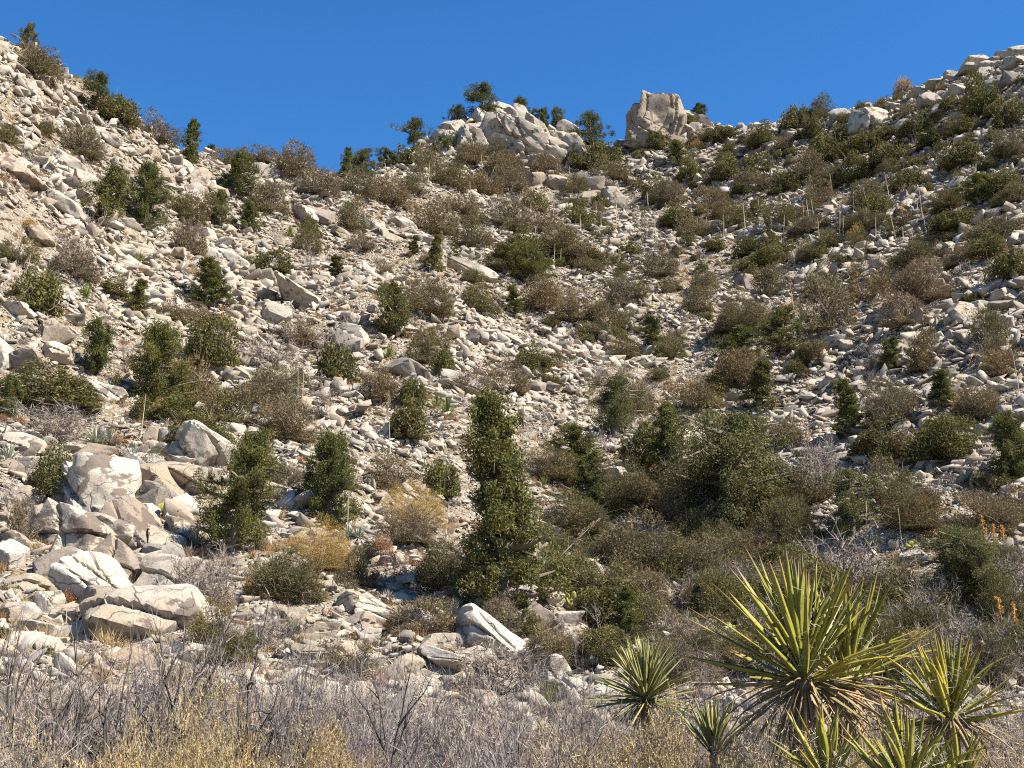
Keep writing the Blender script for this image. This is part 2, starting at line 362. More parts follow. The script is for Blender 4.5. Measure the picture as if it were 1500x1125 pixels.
LAB, MARK = [], []          # things that still need a landmark in their label / the landmarks
def zone(u, v):
    if v < 240 and 600 < u < 885: return 'on the rocky knoll crowning the ridge'
    if v < 270 and 885 <= u < 1080: return 'round the foot of the tall rock pinnacle'
    if u >= 1080 and v < 130: return 'in the jagged rubble crest of the ridge'
    if u >= 1080 and v < 300: return 'on the brushy slope under the jagged crest'
    if u >= 1080 and v < 420: return 'among the pale stalks below the brushy slope'
    if u < 520 and v < 270: return 'along the crest of the bare boulder spur'
    if u < 520 and v < 430: return 'high on the boulder spur below its crest'
    if u < 420 and v < 640: return 'on the boulder spur above the blocky outcrop'
    if u < 330 and v < 1000: return 'in the big blocky outcrop with brown stained boulder'
    if u < 560 and v < 640: return 'on the scree above the two leafy junipers'
    if 500 <= u < 1080 and v < 400: return 'on the brushy saddle below the knoll'
    if 520 <= u < 760 and v < 620: return 'on the open scree above the tallest juniper'
    if v < 620 and u < 1080: return 'along the shrubby gully below the saddle'
    if v < 620: return 'beside the brown boulders on the stony slope'
    if u < 660: return 'among the rounded boulders left by the tallest juniper' if False else 'between the leafy junipers and the rounded boulders'
    if u < 860: return 'round the foot of the tallest juniper'
    if u < 1120: return 'in the thicket of the gully mouth'
    return 'on the scrubby slope beyond the yuccas'

cover = np.zeros((226, 301), bool)          # bookkeeping of what shrubs cover, 5 px cells
def paint(u, v, w, h):
    yy, xx = np.ogrid[:226, :301]
    cover[((xx * 5 - u) / (w / 2)) ** 2 + ((yy * 5 - v) / (h / 2)) ** 2 < 1] = True

BPOS = []
nb = [0]
def boulder(u, v, w, h, tilt=0, mat='rock', label=None, dep=0.9, sink=0.12):
    if u < 330 and 630 < v < 985 and mat == 'rock' and nb[0] % 3: mat = 'rock_tan'
    p, D = hit(u, v + h * sink)
    s = math.hypot(D, p[2] - CAMZ) / F
    cls = 'hi' if w > 54 and D < 60 else ('mid' if w > 29 else 'lo')
    k = nb[0]; nb[0] += 1
    L = ROCKS[cls, mat if (cls, mat) in ROCKS else 'rock']
    me = L[(k * 5 + k // 7) % len(L)]
    big = 1.34 if u < 330 and 630 < v < 985 else 1.1; W_, H_ = w * s * 0.58 * big, h * s * 0.62 * big
    o = link('boulder', me)
    r = ray(u, v + h * 0.08); 
    o.location = (r[0] * D, r[1] * D, min(max(CAMZ + r[2] * D, p[2] + 0.05 * H_), p[2] + 0.45 * H_))
    R = Matrix.Rotation(rad(tilt), 4, 'Y') @ Matrix.Rotation(rad(random.uniform(-14, 14)), 4, 'Z') @ Matrix.Rotation(rad(random.uniform(-18, 6)), 4, 'X')
    o.rotation_euler = R.to_euler()
    flip = random.choice((-1, 1))
    o.scale = (W_ * flip, max(W_, H_) * dep, H_)
    sz = 'small' if w * s < 0.9 else ('mid-sized' if w * s < 1.8 else 'large')
    colr = {'rock': 'pale grey', 'rock_tan': 'tan', 'rock_varnish': 'brown stained'}[mat]
    shape = 'flat slab-like' if h < 0.55 * w else ('upright' if h > 1.05 * w else 'blocky')
    tag(o, label or f'{sz} {colr} {shape} boulder {zone(u, v)}', 'boulder', 'boulders strewn over the hillside')
    if not label: LAB.append((o, f'{sz} {colr} {shape} boulder', u, v))
    BPOS.append((o.location.x, o.location.y, W_)); return o

T_, V_ = 'rock_tan', 'rock_varnish'
for b in [
 # blocky outcrop
 (140, 735, 108, 74, 12, V_, 'huge rounded boulder with dark brown stain capping the blocky outcrop'),
 (140, 792, 92, 56, 6, V_, 'stained boulder block under the huge brown capped boulder'),
 (186, 786, 60, 66, 20, V_, 'tilted brown stained block right against the huge capped boulder'),
 (78, 790, 40, 78, 14, T_, 'upright pinkish slab leaning beside the huge capped boulder'),
 (100, 780, 14, 46, 10, T_), (290, 666, 58, 56, 38, 'rock', 'large smooth sloping boulder at the top corner of the blocky outcrop'),
 (250, 646, 32, 28), (225, 643, 21, 19), (223, 662, 22, 22, 0, T_), (246, 673, 30, 28, 0, T_), (277, 702, 58, 32, 16, T_), (266, 681, 28, 16, 12, T_),
 (230, 712, 34, 66, -42, T_, 'long orange-streaked slab tilted in the blocky outcrop'), (208, 688, 42, 34), (163, 678, 60, 24, 8), (132, 694, 46, 24, 10), (175, 697, 38, 26, 35, T_),
 (118, 662, 36, 22), (32, 649, 44, 20), (65, 662, 32, 17), (42, 661, 30, 16), (88, 676, 36, 22, 20), (35, 684, 34, 22), (17, 689, 22, 20), (75, 705, 38, 24), (36, 738, 32, 34, 0, T_),
 (188, 836, 62, 44, 24, V_, 'brown stained boulder overhanging a deep shadow in the outcrop'),
 (163, 862, 88, 50, 26, 'rock', 'pale cracked boulder under the overhanging stained boulder'), (128, 868, 60, 40, 12), (250, 860, 66, 60, 24, T_), (238, 818, 48, 32, 10),
 (226, 915, 128, 84, 16, 'rock', 'broad smooth cream boulder at the foot of the blocky outcrop'), (70, 890, 30, 30), (100, 902, 36, 24), (150, 892, 46, 40, 10), (235, 796, 44, 30, 28), (12, 822, 30, 40), (35, 861, 50, 22),
 (32, 802, 34, 24), (90, 832, 48, 32), (212, 756, 34, 24), (226, 732, 44, 32, 30, T_), (330, 932, 64, 24, 14), (195, 972, 36, 26), (165, 722, 66, 36, 26, T_), (270, 745, 40, 30, 20), (262, 775, 34, 26, 20),
 (55, 925, 44, 26), (120, 935, 50, 28), (20, 770, 34, 28), (205, 715, 26, 26, 20), (280, 960, 50, 24, 10), (120, 840, 30, 20), (20, 905, 44, 26), (300, 905, 36, 22),
 # rounded boulders left of the tall juniper
 (555, 895, 56, 44, 4, 'rock', 'pale block boulder with a dark undercut beside the rounded boulders'), (522, 917, 46, 30, -8), (514, 891, 38, 32, 24), (618, 912, 50, 34, 6), (640, 947, 46, 30, -6),
 (648, 925, 18, 28), (650, 968, 54, 26, 6), (677, 942, 28, 22), (693, 941, 24, 22), (712, 940, 96, 52, 38, 'rock', 'long ridge-backed boulder slanting down beside the prickly pear'), (727, 942, 46, 40, 38, T_), (772, 978, 54, 38, 34),
 (815, 990, 40, 44, 20, T_), (822, 1018, 44, 30), (826, 972, 34, 24), (792, 913, 58, 42, 20, T_), (832, 906, 40, 22), (808, 863, 60, 20, 10), (620, 1010, 44, 30), (660, 1006, 34, 30), (600, 976, 36, 24), (545, 972, 36, 24), (570, 992, 40, 24),
 (470, 930, 40, 26), (500, 955, 44, 24), (450, 960, 40, 22), (430, 905, 36, 20), (475, 800, 30, 22), (465, 785, 22, 20), (500, 812, 28, 18), (585, 880, 26, 16), (605, 840, 30, 18), (570, 825, 30, 16), (690, 965, 40, 22),
 (540, 930, 30, 18), (590, 935, 36, 20), (735, 985, 40, 26), (760, 1010, 44, 26), (790, 985, 30, 24), (480, 860, 30, 16), (430, 870, 26, 16), (800, 780, 54, 24, 12), (830, 770, 20, 14), (780, 770, 30, 16),
 # spur slabs
 (682, 576, 72, 34, 22, 'rock', 'big split slab propped over a dark hollow on the scree'), (147, 574, 60, 40, 40, 'rock', 'bright white wedge boulder on the spur'),
 (448, 440, 98, 30, 30, 'rock', 'long smooth bedrock ramp high on the spur'), (335, 388, 70, 30, 30), (408, 464, 46, 24, 26), (78, 492, 38, 38, 20), (86, 522, 42, 26, 0, T_), (35, 537, 54, 28), (6, 532, 36, 50), (515, 498, 48, 34, 30),
 (600, 550, 62, 26, 28), (690, 405, 60, 30, 28), (120, 265, 40, 22, 30), (95, 240, 44, 22, 30), (70, 165, 26, 12), (40, 70, 26, 12), (12, 62, 30, 16, 20, T_), (92, 112, 14, 14), (135, 230, 30, 16, 30), (290, 265, 30, 26, 0, T_), (280, 285, 30, 26, 0, T_),
 (398, 262, 26, 28), (418, 268, 30, 26, 20), (440, 272, 28, 14), (385, 255, 22, 20), (470, 320, 60, 30, 30, T_), (450, 318, 46, 26, 24, T_), (240, 258, 24, 14, 30), (270, 245, 24, 14, 30), (255, 238, 20, 12), (310, 212, 22, 10, 30), (160, 205, 30, 14, 30),
 (30, 130, 26, 14), (85, 300, 60, 24, 34), (30, 260, 60, 26, 36), (120, 290, 30, 16, 30), (245, 250, 16, 10), (190, 330, 24, 12), (60, 350, 34, 14, 30), (330, 360, 30, 14), (300, 345, 30, 16), (500, 345, 30, 14, 30),
 (548, 335, 30, 18, 40, T_), (590, 330, 44, 16, 34), (625, 355, 40, 18, 34), (570, 350, 36, 16, 34), (520, 400, 30, 14, 20), (240, 470, 26, 14), (370, 470, 30, 14, 20), (380, 520, 24, 12), (60, 430, 24, 14), (25, 455, 34, 18), (110, 470, 26, 14),
 # knoll
 (690, 200, 32, 30, 20, T_), (712, 196, 26, 30, 50), (735, 165, 40, 24, 46), (748, 186, 42, 28, 44), (772, 196, 42, 26, 38), (792, 216, 38, 22, 36), (803, 228, 42, 24, 36), (816, 214, 32, 24, 42), (665, 190, 30, 24), (650, 202, 30, 24), (632, 208, 30, 20, -20),
 (686, 214, 28, 26, 30, T_), (722, 208, 30, 22, 40), (747, 204, 20, 12), (792, 238, 40, 20, 30, T_), (762, 172, 32, 18, 42), (782, 182, 32, 16, 42), (836, 196, 24, 40, -38, T_), (705, 176, 26, 22, 40), (660, 212, 24, 20, 0, T_), (830, 222, 30, 20, 40), (760, 218, 24, 16, 20),
 (720, 182, 30, 22, 48), (675, 185, 22, 18), (853, 261, 24, 15), (813, 271, 28, 22, 20), (788, 266, 26, 17), (870, 275, 28, 19), (885, 266, 24, 17, 20), (862, 291, 28, 19), (896, 286, 28, 19, 0, T_), (752, 300, 32, 15, 20), (735, 298, 28, 14), (695, 295, 12, 12),
 (905, 300, 24, 15), (840, 285, 20, 12), (915, 206, 16, 12), (910, 216, 24, 12),
 # right slope and crest
 (1275, 180, 46, 34, 14, T_), (1250, 194, 32, 22, 0, T_), (1250, 209, 16, 12), (1377, 124, 30, 12, -6, T_), (1396, 115, 22, 12), (1418, 84, 24, 8), (1417, 94, 20, 12), (1432, 91, 32, 16), (1446, 98, 26, 14), (1460, 91, 18, 12), (1470, 79, 22, 10), (1490, 79, 32, 14),
 (1487, 96, 32, 14), (1440, 112, 26, 16), (1360, 150, 26, 20, 0, T_), (1330, 190, 32, 16, -10), (1392, 190, 38, 18, -8, T_), (1410, 180, 26, 16), (1040, 336, 20, 14), (1350, 260, 34, 14, -10), (1203, 363, 18, 13), (1160, 170, 24, 14), (1190, 172, 26, 12), (1130, 200, 22, 12),
 (1020, 178, 22, 16, 20), (1035, 184, 26, 16, 30), (1005, 172, 20, 20), (1015, 192, 24, 16), (1230, 172, 26, 16), (1310, 160, 24, 12), (1345, 138, 22, 12), (1480, 120, 24, 14), (1455, 125, 22, 12), (1405, 135, 22, 12), (1375, 165, 20, 12),
 (1410, 462, 38, 28, -8, T_, 'square brown-faced boulder on the stony slope'), (1432, 458, 32, 20, -6, T_), (1365, 456, 32, 19, -14, T_), (1320, 462, 19, 30, 6, T_), (1338, 470, 19, 28, -6, T_), (1473, 440, 30, 20, -14, T_), (1473, 451, 38, 12), (1385, 440, 36, 22, -16, T_), (1415, 416, 22, 17), (1470, 476, 24, 17),
 (1222, 503, 26, 15), (1330, 507, 17, 15), (1288, 515, 24, 13), (1092, 420, 25, 28, 10, T_), (1092, 440, 19, 10, 0, T_), (1073, 587, 28, 19), (1120, 680, 32, 22), (1158, 603, 17, 11), (1340, 820, 34, 26), (1080, 1036, 34, 24), (1125, 710, 26, 16), (1180, 665, 30, 12), (1395, 470, 20, 14), (1355, 470, 18, 12),
 (1300, 480, 22, 12), (1440, 480, 20, 12), (1240, 510, 20, 12), (955, 890, 36, 22), (965, 905, 30, 18), (1005, 935, 36, 18), (870, 690, 44, 20), (900, 695, 36, 16), (920, 700, 30, 14), (775, 640, 20, 14), (825, 655, 22, 14), (785, 690, 26, 12), (845, 520, 30, 14), (900, 525, 36, 16), (885, 530, 26, 12), (690, 500, 24, 16), (668, 497, 26, 16), (1020, 740, 26, 14)]:
    boulder(*b)

# tall pinnacle on the ridge: one fused mass of weathered blocks
def fused(name, parts, mat, sub=5):
    Vs, Ts, off = [], [], 0
    for (c, s, rot, seed) in parts:
        Pn, T = rock_shape(seed, sub, planes=7, p=40, rough=0.07, cracks=4, block=0.2)
        R = np.array(Euler([rad(a) for a in rot]).to_matrix())
        Vs.append((Pn * np.array(s)) @ R.T + np.array(c)); Ts.append(T + off); off += len(Pn)
    me = mk_mesh(name, np.vstack(Vs), np.vstack(Ts), mat, True); me.set_sharp_from_angle(angle=rad(22)); return me
pp, pD = hit(965, 214)
s = math.hypot(pD, pp[2]) / F
r_ = ray(965, 214); base = Vector((r_[0] * pD, r_[1] * pD, CAMZ + r_[2] * pD))
pin = link('rock_pinnacle', fused('rock_pinnacle', [
    ((3 * s, 6 * s, 36 * s), (38 * s, 34 * s, 47 * s), (0, 8, 6), 911), ((-26 * s, -6 * s, 26 * s), (15 * s, 24 * s, 37 * s), (0, -3, 12), 915),
    ((17 * s, 2 * s, 38 * s), (23 * s, 28 * s, 36 * s), (0, 22, -8), 922), ((-12 * s, -12 * s, 14 * s), (26 * s, 20 * s, 26 * s), (0, 20, 20), 931), 
    ((42 * s, 6 * s, 18 * s), (24 * s, 18 * s, 19 * s), (0, 32, 0), 940), ((60 * s, 4 * s, 9 * s), (18 * s, 14 * s, 13 * s), (0, 30, 20), 952), ((-36 * s, -8 * s, 4 * s), (14 * s, 14 * s, 14 * s), (0, 10, 0), 961), ((2 * s, -8 * s, 0 * s), (44 * s, 18 * s, 18 * s), (0, 16, 0), 947)], M['rock_tan']), None, base)
tag(pin, 'tall weathered tan rock pinnacle standing on the ridge against the sky', 'rock')
paint(965, 175, 110, 70)
pp, pD = hit(738, 232); s = math.hypot(pD, pp[2]) / F; r_ = ray(738, 232); base = Vector((r_[0] * pD, r_[1] * pD, CAMZ + r_[2] * pD))
crag = link('rock_crag', fused('rock_crag', [((dx * s, 14 * s, dz * s), (a * s, 24 * s, b * s), (0, t_, random.uniform(-12, 12)), 970 + i) for i, (dx, dz, a, b, t_) in enumerate([
    (-84, 14, 28, 18, 10), (-48, 26, 30, 24, 24), (-14, 44, 32, 25, 40), (2, 58, 26, 15, 44), (34, 38, 38, 17, 42), (64, 24, 36, 17, 38), (92, 14, 30, 16, 36), (98, 32, 12, 24, -32), (0, 16, 46, 17, 20), (48, 8, 40, 14, 30)])], M['rock_tan'], 4), None, base)
tag(crag, 'solid jagged crag of leaning slabs forming the rocky knoll', 'rock')

# ------------------------------------------------------------------ geometry-node scatter of what nobody could count
def scatter(name, protos, P, E, Sx, idx, label, cat, kind='stuff'):
    m = bpy.data.meshes.new(name); m.vertices.add(len(P)); m.vertices.foreach_set('co', np.ascontiguousarray(P, np.float32).ravel())
    for nm, arr in (('rot', E), ('scl', Sx)):
        a = m.attributes.new(nm, 'FLOAT_VECTOR', 'POINT'); a.data.foreach_set('vector', np.ascontiguousarray(arr, np.float32).ravel())
    a = m.attributes.new('pick', 'INT', 'POINT'); a.data.foreach_set('value', np.ascontiguousarray(idx, np.int32))
    o = link(name, m); tag(o, label, cat, None, kind)
    g = bpy.data.node_groups.new(name + '_nodes', 'GeometryNodeTree')
    g.interface.new_socket('Geometry', in_out='INPUT', socket_type='NodeSocketGeometry'); g.interface.new_socket('Geometry', in_out='OUTPUT', socket_type='NodeSocketGeometry')
    gi = g.nodes.new('NodeGroupInput'); go = g.nodes.new('NodeGroupOutput'); jn = g.nodes.new('GeometryNodeJoinGeometry')
    def attr(nm, typ):
        a = g.nodes.new('GeometryNodeInputNamedAttribute'); a.data_type = typ; a.inputs[0].default_value = nm; return a.outputs[0]
    rot = attr('rot', 'FLOAT_VECTOR'); scl = attr('scl', 'FLOAT_VECTOR'); pk = attr('pick', 'INT')
    e2r = g.nodes.new('FunctionNodeEulerToRotation'); g.links.new(rot, e2r.inputs[0])
    for k, me in enumerate(protos):
        po = bpy.data.objects.new(name + '_piece', me)
        oi = g.nodes.new('GeometryNodeObjectInfo'); oi.inputs['Object'].default_value = po; oi.inputs['As Instance'].default_value = False
        cmp_ = g.nodes.new('FunctionNodeCompare'); cmp_.data_type = 'INT'; cmp_.operation = 'EQUAL'
        g.links.new(pk, cmp_.inputs['A'] if cmp_.inputs['A'].type == 'INT' else [i for i in cmp_.inputs if i.name == 'A' and i.type == 'INT'][0])
        [i for i in cmp_.inputs if i.name == 'B' and i.type == 'INT'][0].default_value = k
        iop = g.nodes.new('GeometryNodeInstanceOnPoints')
        g.links.new(gi.outputs[0], iop.inputs['Points']); g.links.new(cmp_.outputs[0], iop.inputs['Selection'])
        g.links.new(oi.outputs['Geometry'], iop.inputs['Instance']); g.links.new(e2r.outputs[0], iop.inputs['Rotation']); g.links.new(scl, iop.inputs['Scale'])
        g.links.new(iop.outputs[0], jn.inputs[0])
    g.links.new(jn.outputs[0], go.inputs[0])
    md = o.modifiers.new('scatter', 'NODES'); md.node_group = g
    return o
def eulers(R):
    return np.stack([np.arctan2(R[:, 2, 1], R[:, 2, 2]), -np.arcsin(np.clip(R[:, 2, 0], -1, 1)), np.arctan2(R[:, 1, 0], R[:, 0, 0])], -1)
def sample_ground(dens, dmax=192, azmax=25.5):
    """random spots on the hillside, dens(D) per square metre"""
    out = []
    edges = np.arange(17, dmax, 3.0)
    for d0 in edges:
        area = math.radians(2 * azmax) * (d0 + 1.5) * 3.0
        k = RNG.poisson(area * dens(d0 + 1.5))
        a = RNG.uniform(-math.radians(azmax), math.radians(azmax), k); d = RNG.uniform(d0, d0 + 3.0, k)
        out.append(np.stack([np.sin(a) * d, np.cos(a) * d], -1))
    return np.vstack(out)
def on_show(P, lift=0.6):
    """leave out what lies wholly behind a ridge (a metre of slack)"""
    x, y = P[:, 0], P[:, 1]; z = H(x, y) + lift; D = np.hypot(x, y); ok = np.ones(len(P), bool)
    for f in np.linspace(0.15, 0.985, 46):
        ok &= H(x * f, y * f) < CAMZ + (z - CAMZ) * f + 0.9
    return ok & (D < 205)
XY = sample_ground(lambda D: 54.0 * min(1.5, (60.0 / D) ** 1.0))
XY = XY[on_show(XY)]
bare = vnoise(XY[:, 0] / 7, XY[:, 1] / 7, 21) + 0.5 * vnoise(XY[:, 0] / 2.5, XY[:, 1] / 2.5, 22)
XY = XY[(bare < 0.17) | (RNG.random(len(XY)) < 0.3)]
for bx, by, br in BPOS:            # no rubble heaped over the big boulders
    XY = XY[((XY[:, 0] - bx) ** 2 + (XY[:, 1] - by) ** 2) > (0.8 * br) ** 2]
k = len(XY); D = np.hypot(XY[:, 0], XY[:, 1])
coarse = np.exp(1.1 * vnoise(XY[:, 0] / 9, XY[:, 1] / 9, 31) + 0.8 * vnoise(XY[:, 0] / 3, XY[:, 1] / 3, 32))
smin = 0.028 * np.clip(D / 50, 0.7, 3.0) ** 0.8 * coarse
size = np.minimum(smin * RNG.random(k) ** (-1 / 1.65), (0.13 + 0.0023 * D) * np.clip(coarse, 0.6, 1.6))
N = normal(XY[:, 0], XY[:, 1])
tl = RNG.normal(0, 0.42, (k, 3)); N2 = 0.55 * N + np.array([0, 0.05, 0.55]) + tl; N2 /= np.linalg.norm(N2, axis=1, keepdims=True)
ax = np.zeros((k, 3)); th = RNG.normal(0, 0.6, k); ax[:, 0] = np.cos(th); ax[:, 1] = np.sin(th)
Xa = ax - (ax * N2).sum(1, keepdims=True) * N2; Xa /= np.linalg.norm(Xa, axis=1, keepdims=True)
Ya = np.cross(N2, Xa); R = np.stack([Xa, Ya, N2], -1)
flat = RNG.uniform(0.22, 0.75, k)
Sx = np.stack([size * RNG.uniform(0.85, 1.5, k), size * RNG.uniform(0.6, 1.05, k), size * flat], -1)
P = np.stack([XY[:, 0], XY[:, 1], H(XY[:, 0], XY[:, 1])], -1) + N * (size * flat * RNG.uniform(0.0, 1.3, k))[:, None]
rub = [mk_mesh('rubble_piece', *(block_shape(1000 + i) if i % 3 else hull_shape(1000 + i, 8)), M['rubble'], False) for i in range(24)]
scatter('rubble', rub, P, eulers(R), Sx, RNG.integers(0, 24, k), 'pale angular granite rubble covering the hillside', 'rubble')
NRUB = k

# ------------------------------------------------------------------ plant building blocks
def tubes(polys, sides=3):
    """polys: list of (points n x 3, radii n) -> one vertex / quad array"""
    Vs, Qs, off = [], [], 0
    ang = np.arange(sides) * 2 * math.pi / sides; ca, sa = np.cos(ang), np.sin(ang)
    for pts, rs in polys:
        pts = np.asarray(pts, float); rs = np.asarray(rs, float); m = len(pts)
        t = pts[-1] - pts[0]; t /= (np.linalg.norm(t) + 1e-9)
        a = np.cross(t, (0.31, 0.95, 0.05) if abs(t[1]) < 0.9 else (1, 0, 0)); a /= np.linalg.norm(a); b = np.cross(t, a)
        ring = pts[:, None, :] + rs[:, None, None] * (ca[None, :, None] * a + sa[None, :, None] * b)
        Vs.append(ring.reshape(-1, 3))
        i = np.arange(m - 1)[:, None] * sides; j = np.arange(sides)[None]; j2 = (j + 1) % sides
        Qs.append(np.stack([i + j, i + j2, i + sides + j2, i + sides + j], -1).reshape(-1, 4) + off); off += m * sides
    return np.vstack(Vs), np.vstack(Qs)
def unit(a): return a / (np.linalg.norm(a, axis=-1, keepdims=True) + 1e-9)
def leaves(Pc, size, r, out=None, bias=0.0, aspect=0.7):
    """one small triangle per leaf"""
    k = len(Pc); size = np.broadcast_to(size, (k,))[:, None]
    a = unit(r.normal(size=(k, 3)) + (0 if out is None else bias * out)); b = unit(np.cross(a, r.normal(size=(k, 3))))
    V = np.stack([Pc - a * size * 0.5 + b * size * aspect * 0.5, Pc - a * size * 0.3 - b * size * aspect * 0.5, Pc + a * size * 0.7], 1).reshape(-1, 3)
    return V, np.arange(3 * k).reshape(-1, 3)
def slivers(Pc, dirs, L, w, r):
    """thin twigs, each a narrow wedge"""
    k = len(Pc); dirs = unit(dirs); b = unit(np.cross(dirs, r.normal(size=(k, 3)))) * np.broadcast_to(w, (k,))[:, None]; L = np.broadcast_to(L, (k,))[:, None]
    V = np.stack([Pc - b, Pc + b, Pc + dirs * L], 1).reshape(-1, 3)
    return V, np.arange(3 * k).reshape(-1, 3)
def cat(*parts):
    Vs, Ts, off = [], [], 0
    for V, T in parts: Vs.append(V); Ts.append(T + off); off += len(V)
    return np.vstack(Vs), np.vstack(Ts)
def grow(polys, r, p, d, L, rad0, depth, wig=0.25, up=0.1, nchild=3, tips=None, seg=4, ratio=0.62, spread=0.8):
    pts = [np.array(p)]; d = np.array(d, float); d /= np.linalg.norm(d); ds = []
    for i in range(seg):
        d = d + r.normal(0, wig, 3); d[2] += up; d /= np.linalg.norm(d); pts.append(pts[-1] + d * L / seg); ds.append(d.copy())
    end = rad0 * (0.25 if depth == 0 else 0.5)
    polys.append((pts, np.linspace(rad0, end, seg + 1)))
    if depth == 0:
        if tips is not None: tips.append((pts[-1], d.copy(), pts[-3]))
        return
    for c in range(nchild):
        t = r.uniform(0.3, 1.0) if c else 1.0; i = min(int(t * seg), seg - 1); f = t * seg - i
        q = pts[i] + (pts[i + 1] - pts[i]) * f
        nd = ds[i] + r.normal(0, spread, 3) * (0.35 if c == 0 else 1)
        grow(polys, r, q, nd, L * ratio * r.uniform(0.75, 1.2), max(rad0 * (0.55 if c else 0.5), 0.0024), depth - 1, wig, up, nchild, tips, seg, ratio, spread)

def dome_points(r, k, lobes=7, shell=0.45, h=1.0, low=0.04):
    """points in a lumpy dome, radius 1 across and h high, denser to the outside"""
    cs = unit(r.normal(size=(lobes, 3))); cs[:, 2] = np.abs(cs[:, 2]); amp = r.uniform(0.05, 0.34, lobes)
    d = unit(r.normal(size=(k, 3))); d[:, 2] = np.abs(d[:, 2]) * 1.0 - 0.06
    d = unit(d)
    R = 0.70 + sum(amp[i] * np.exp(-((d - cs[i]) ** 2).sum(1) / 0.16) for i in range(lobes))
    R = R + 0.12 * n3(d * 1.0, 3.0, lobes)
    rr_ = R * r.random(k) ** shell
    P = d * rr_[:, None]; P[:, 2] = np.maximum(P[:, 2] * h, low)
    return P, d
def keep_clumps(P, r, s, lim):
    return (n3(P, s, int(r.integers(1, 40))) > lim)
def fit(V, W, Hh):
    """bring a plant to half-width 1, height 1"""
    e = max(np.percentile(np.abs(V[:, 0]), 97.5), 1e-6); z = np.percentile(V[:, 2], 99.3)
    return np.array([1 / e, 1 / e, 1 / z])
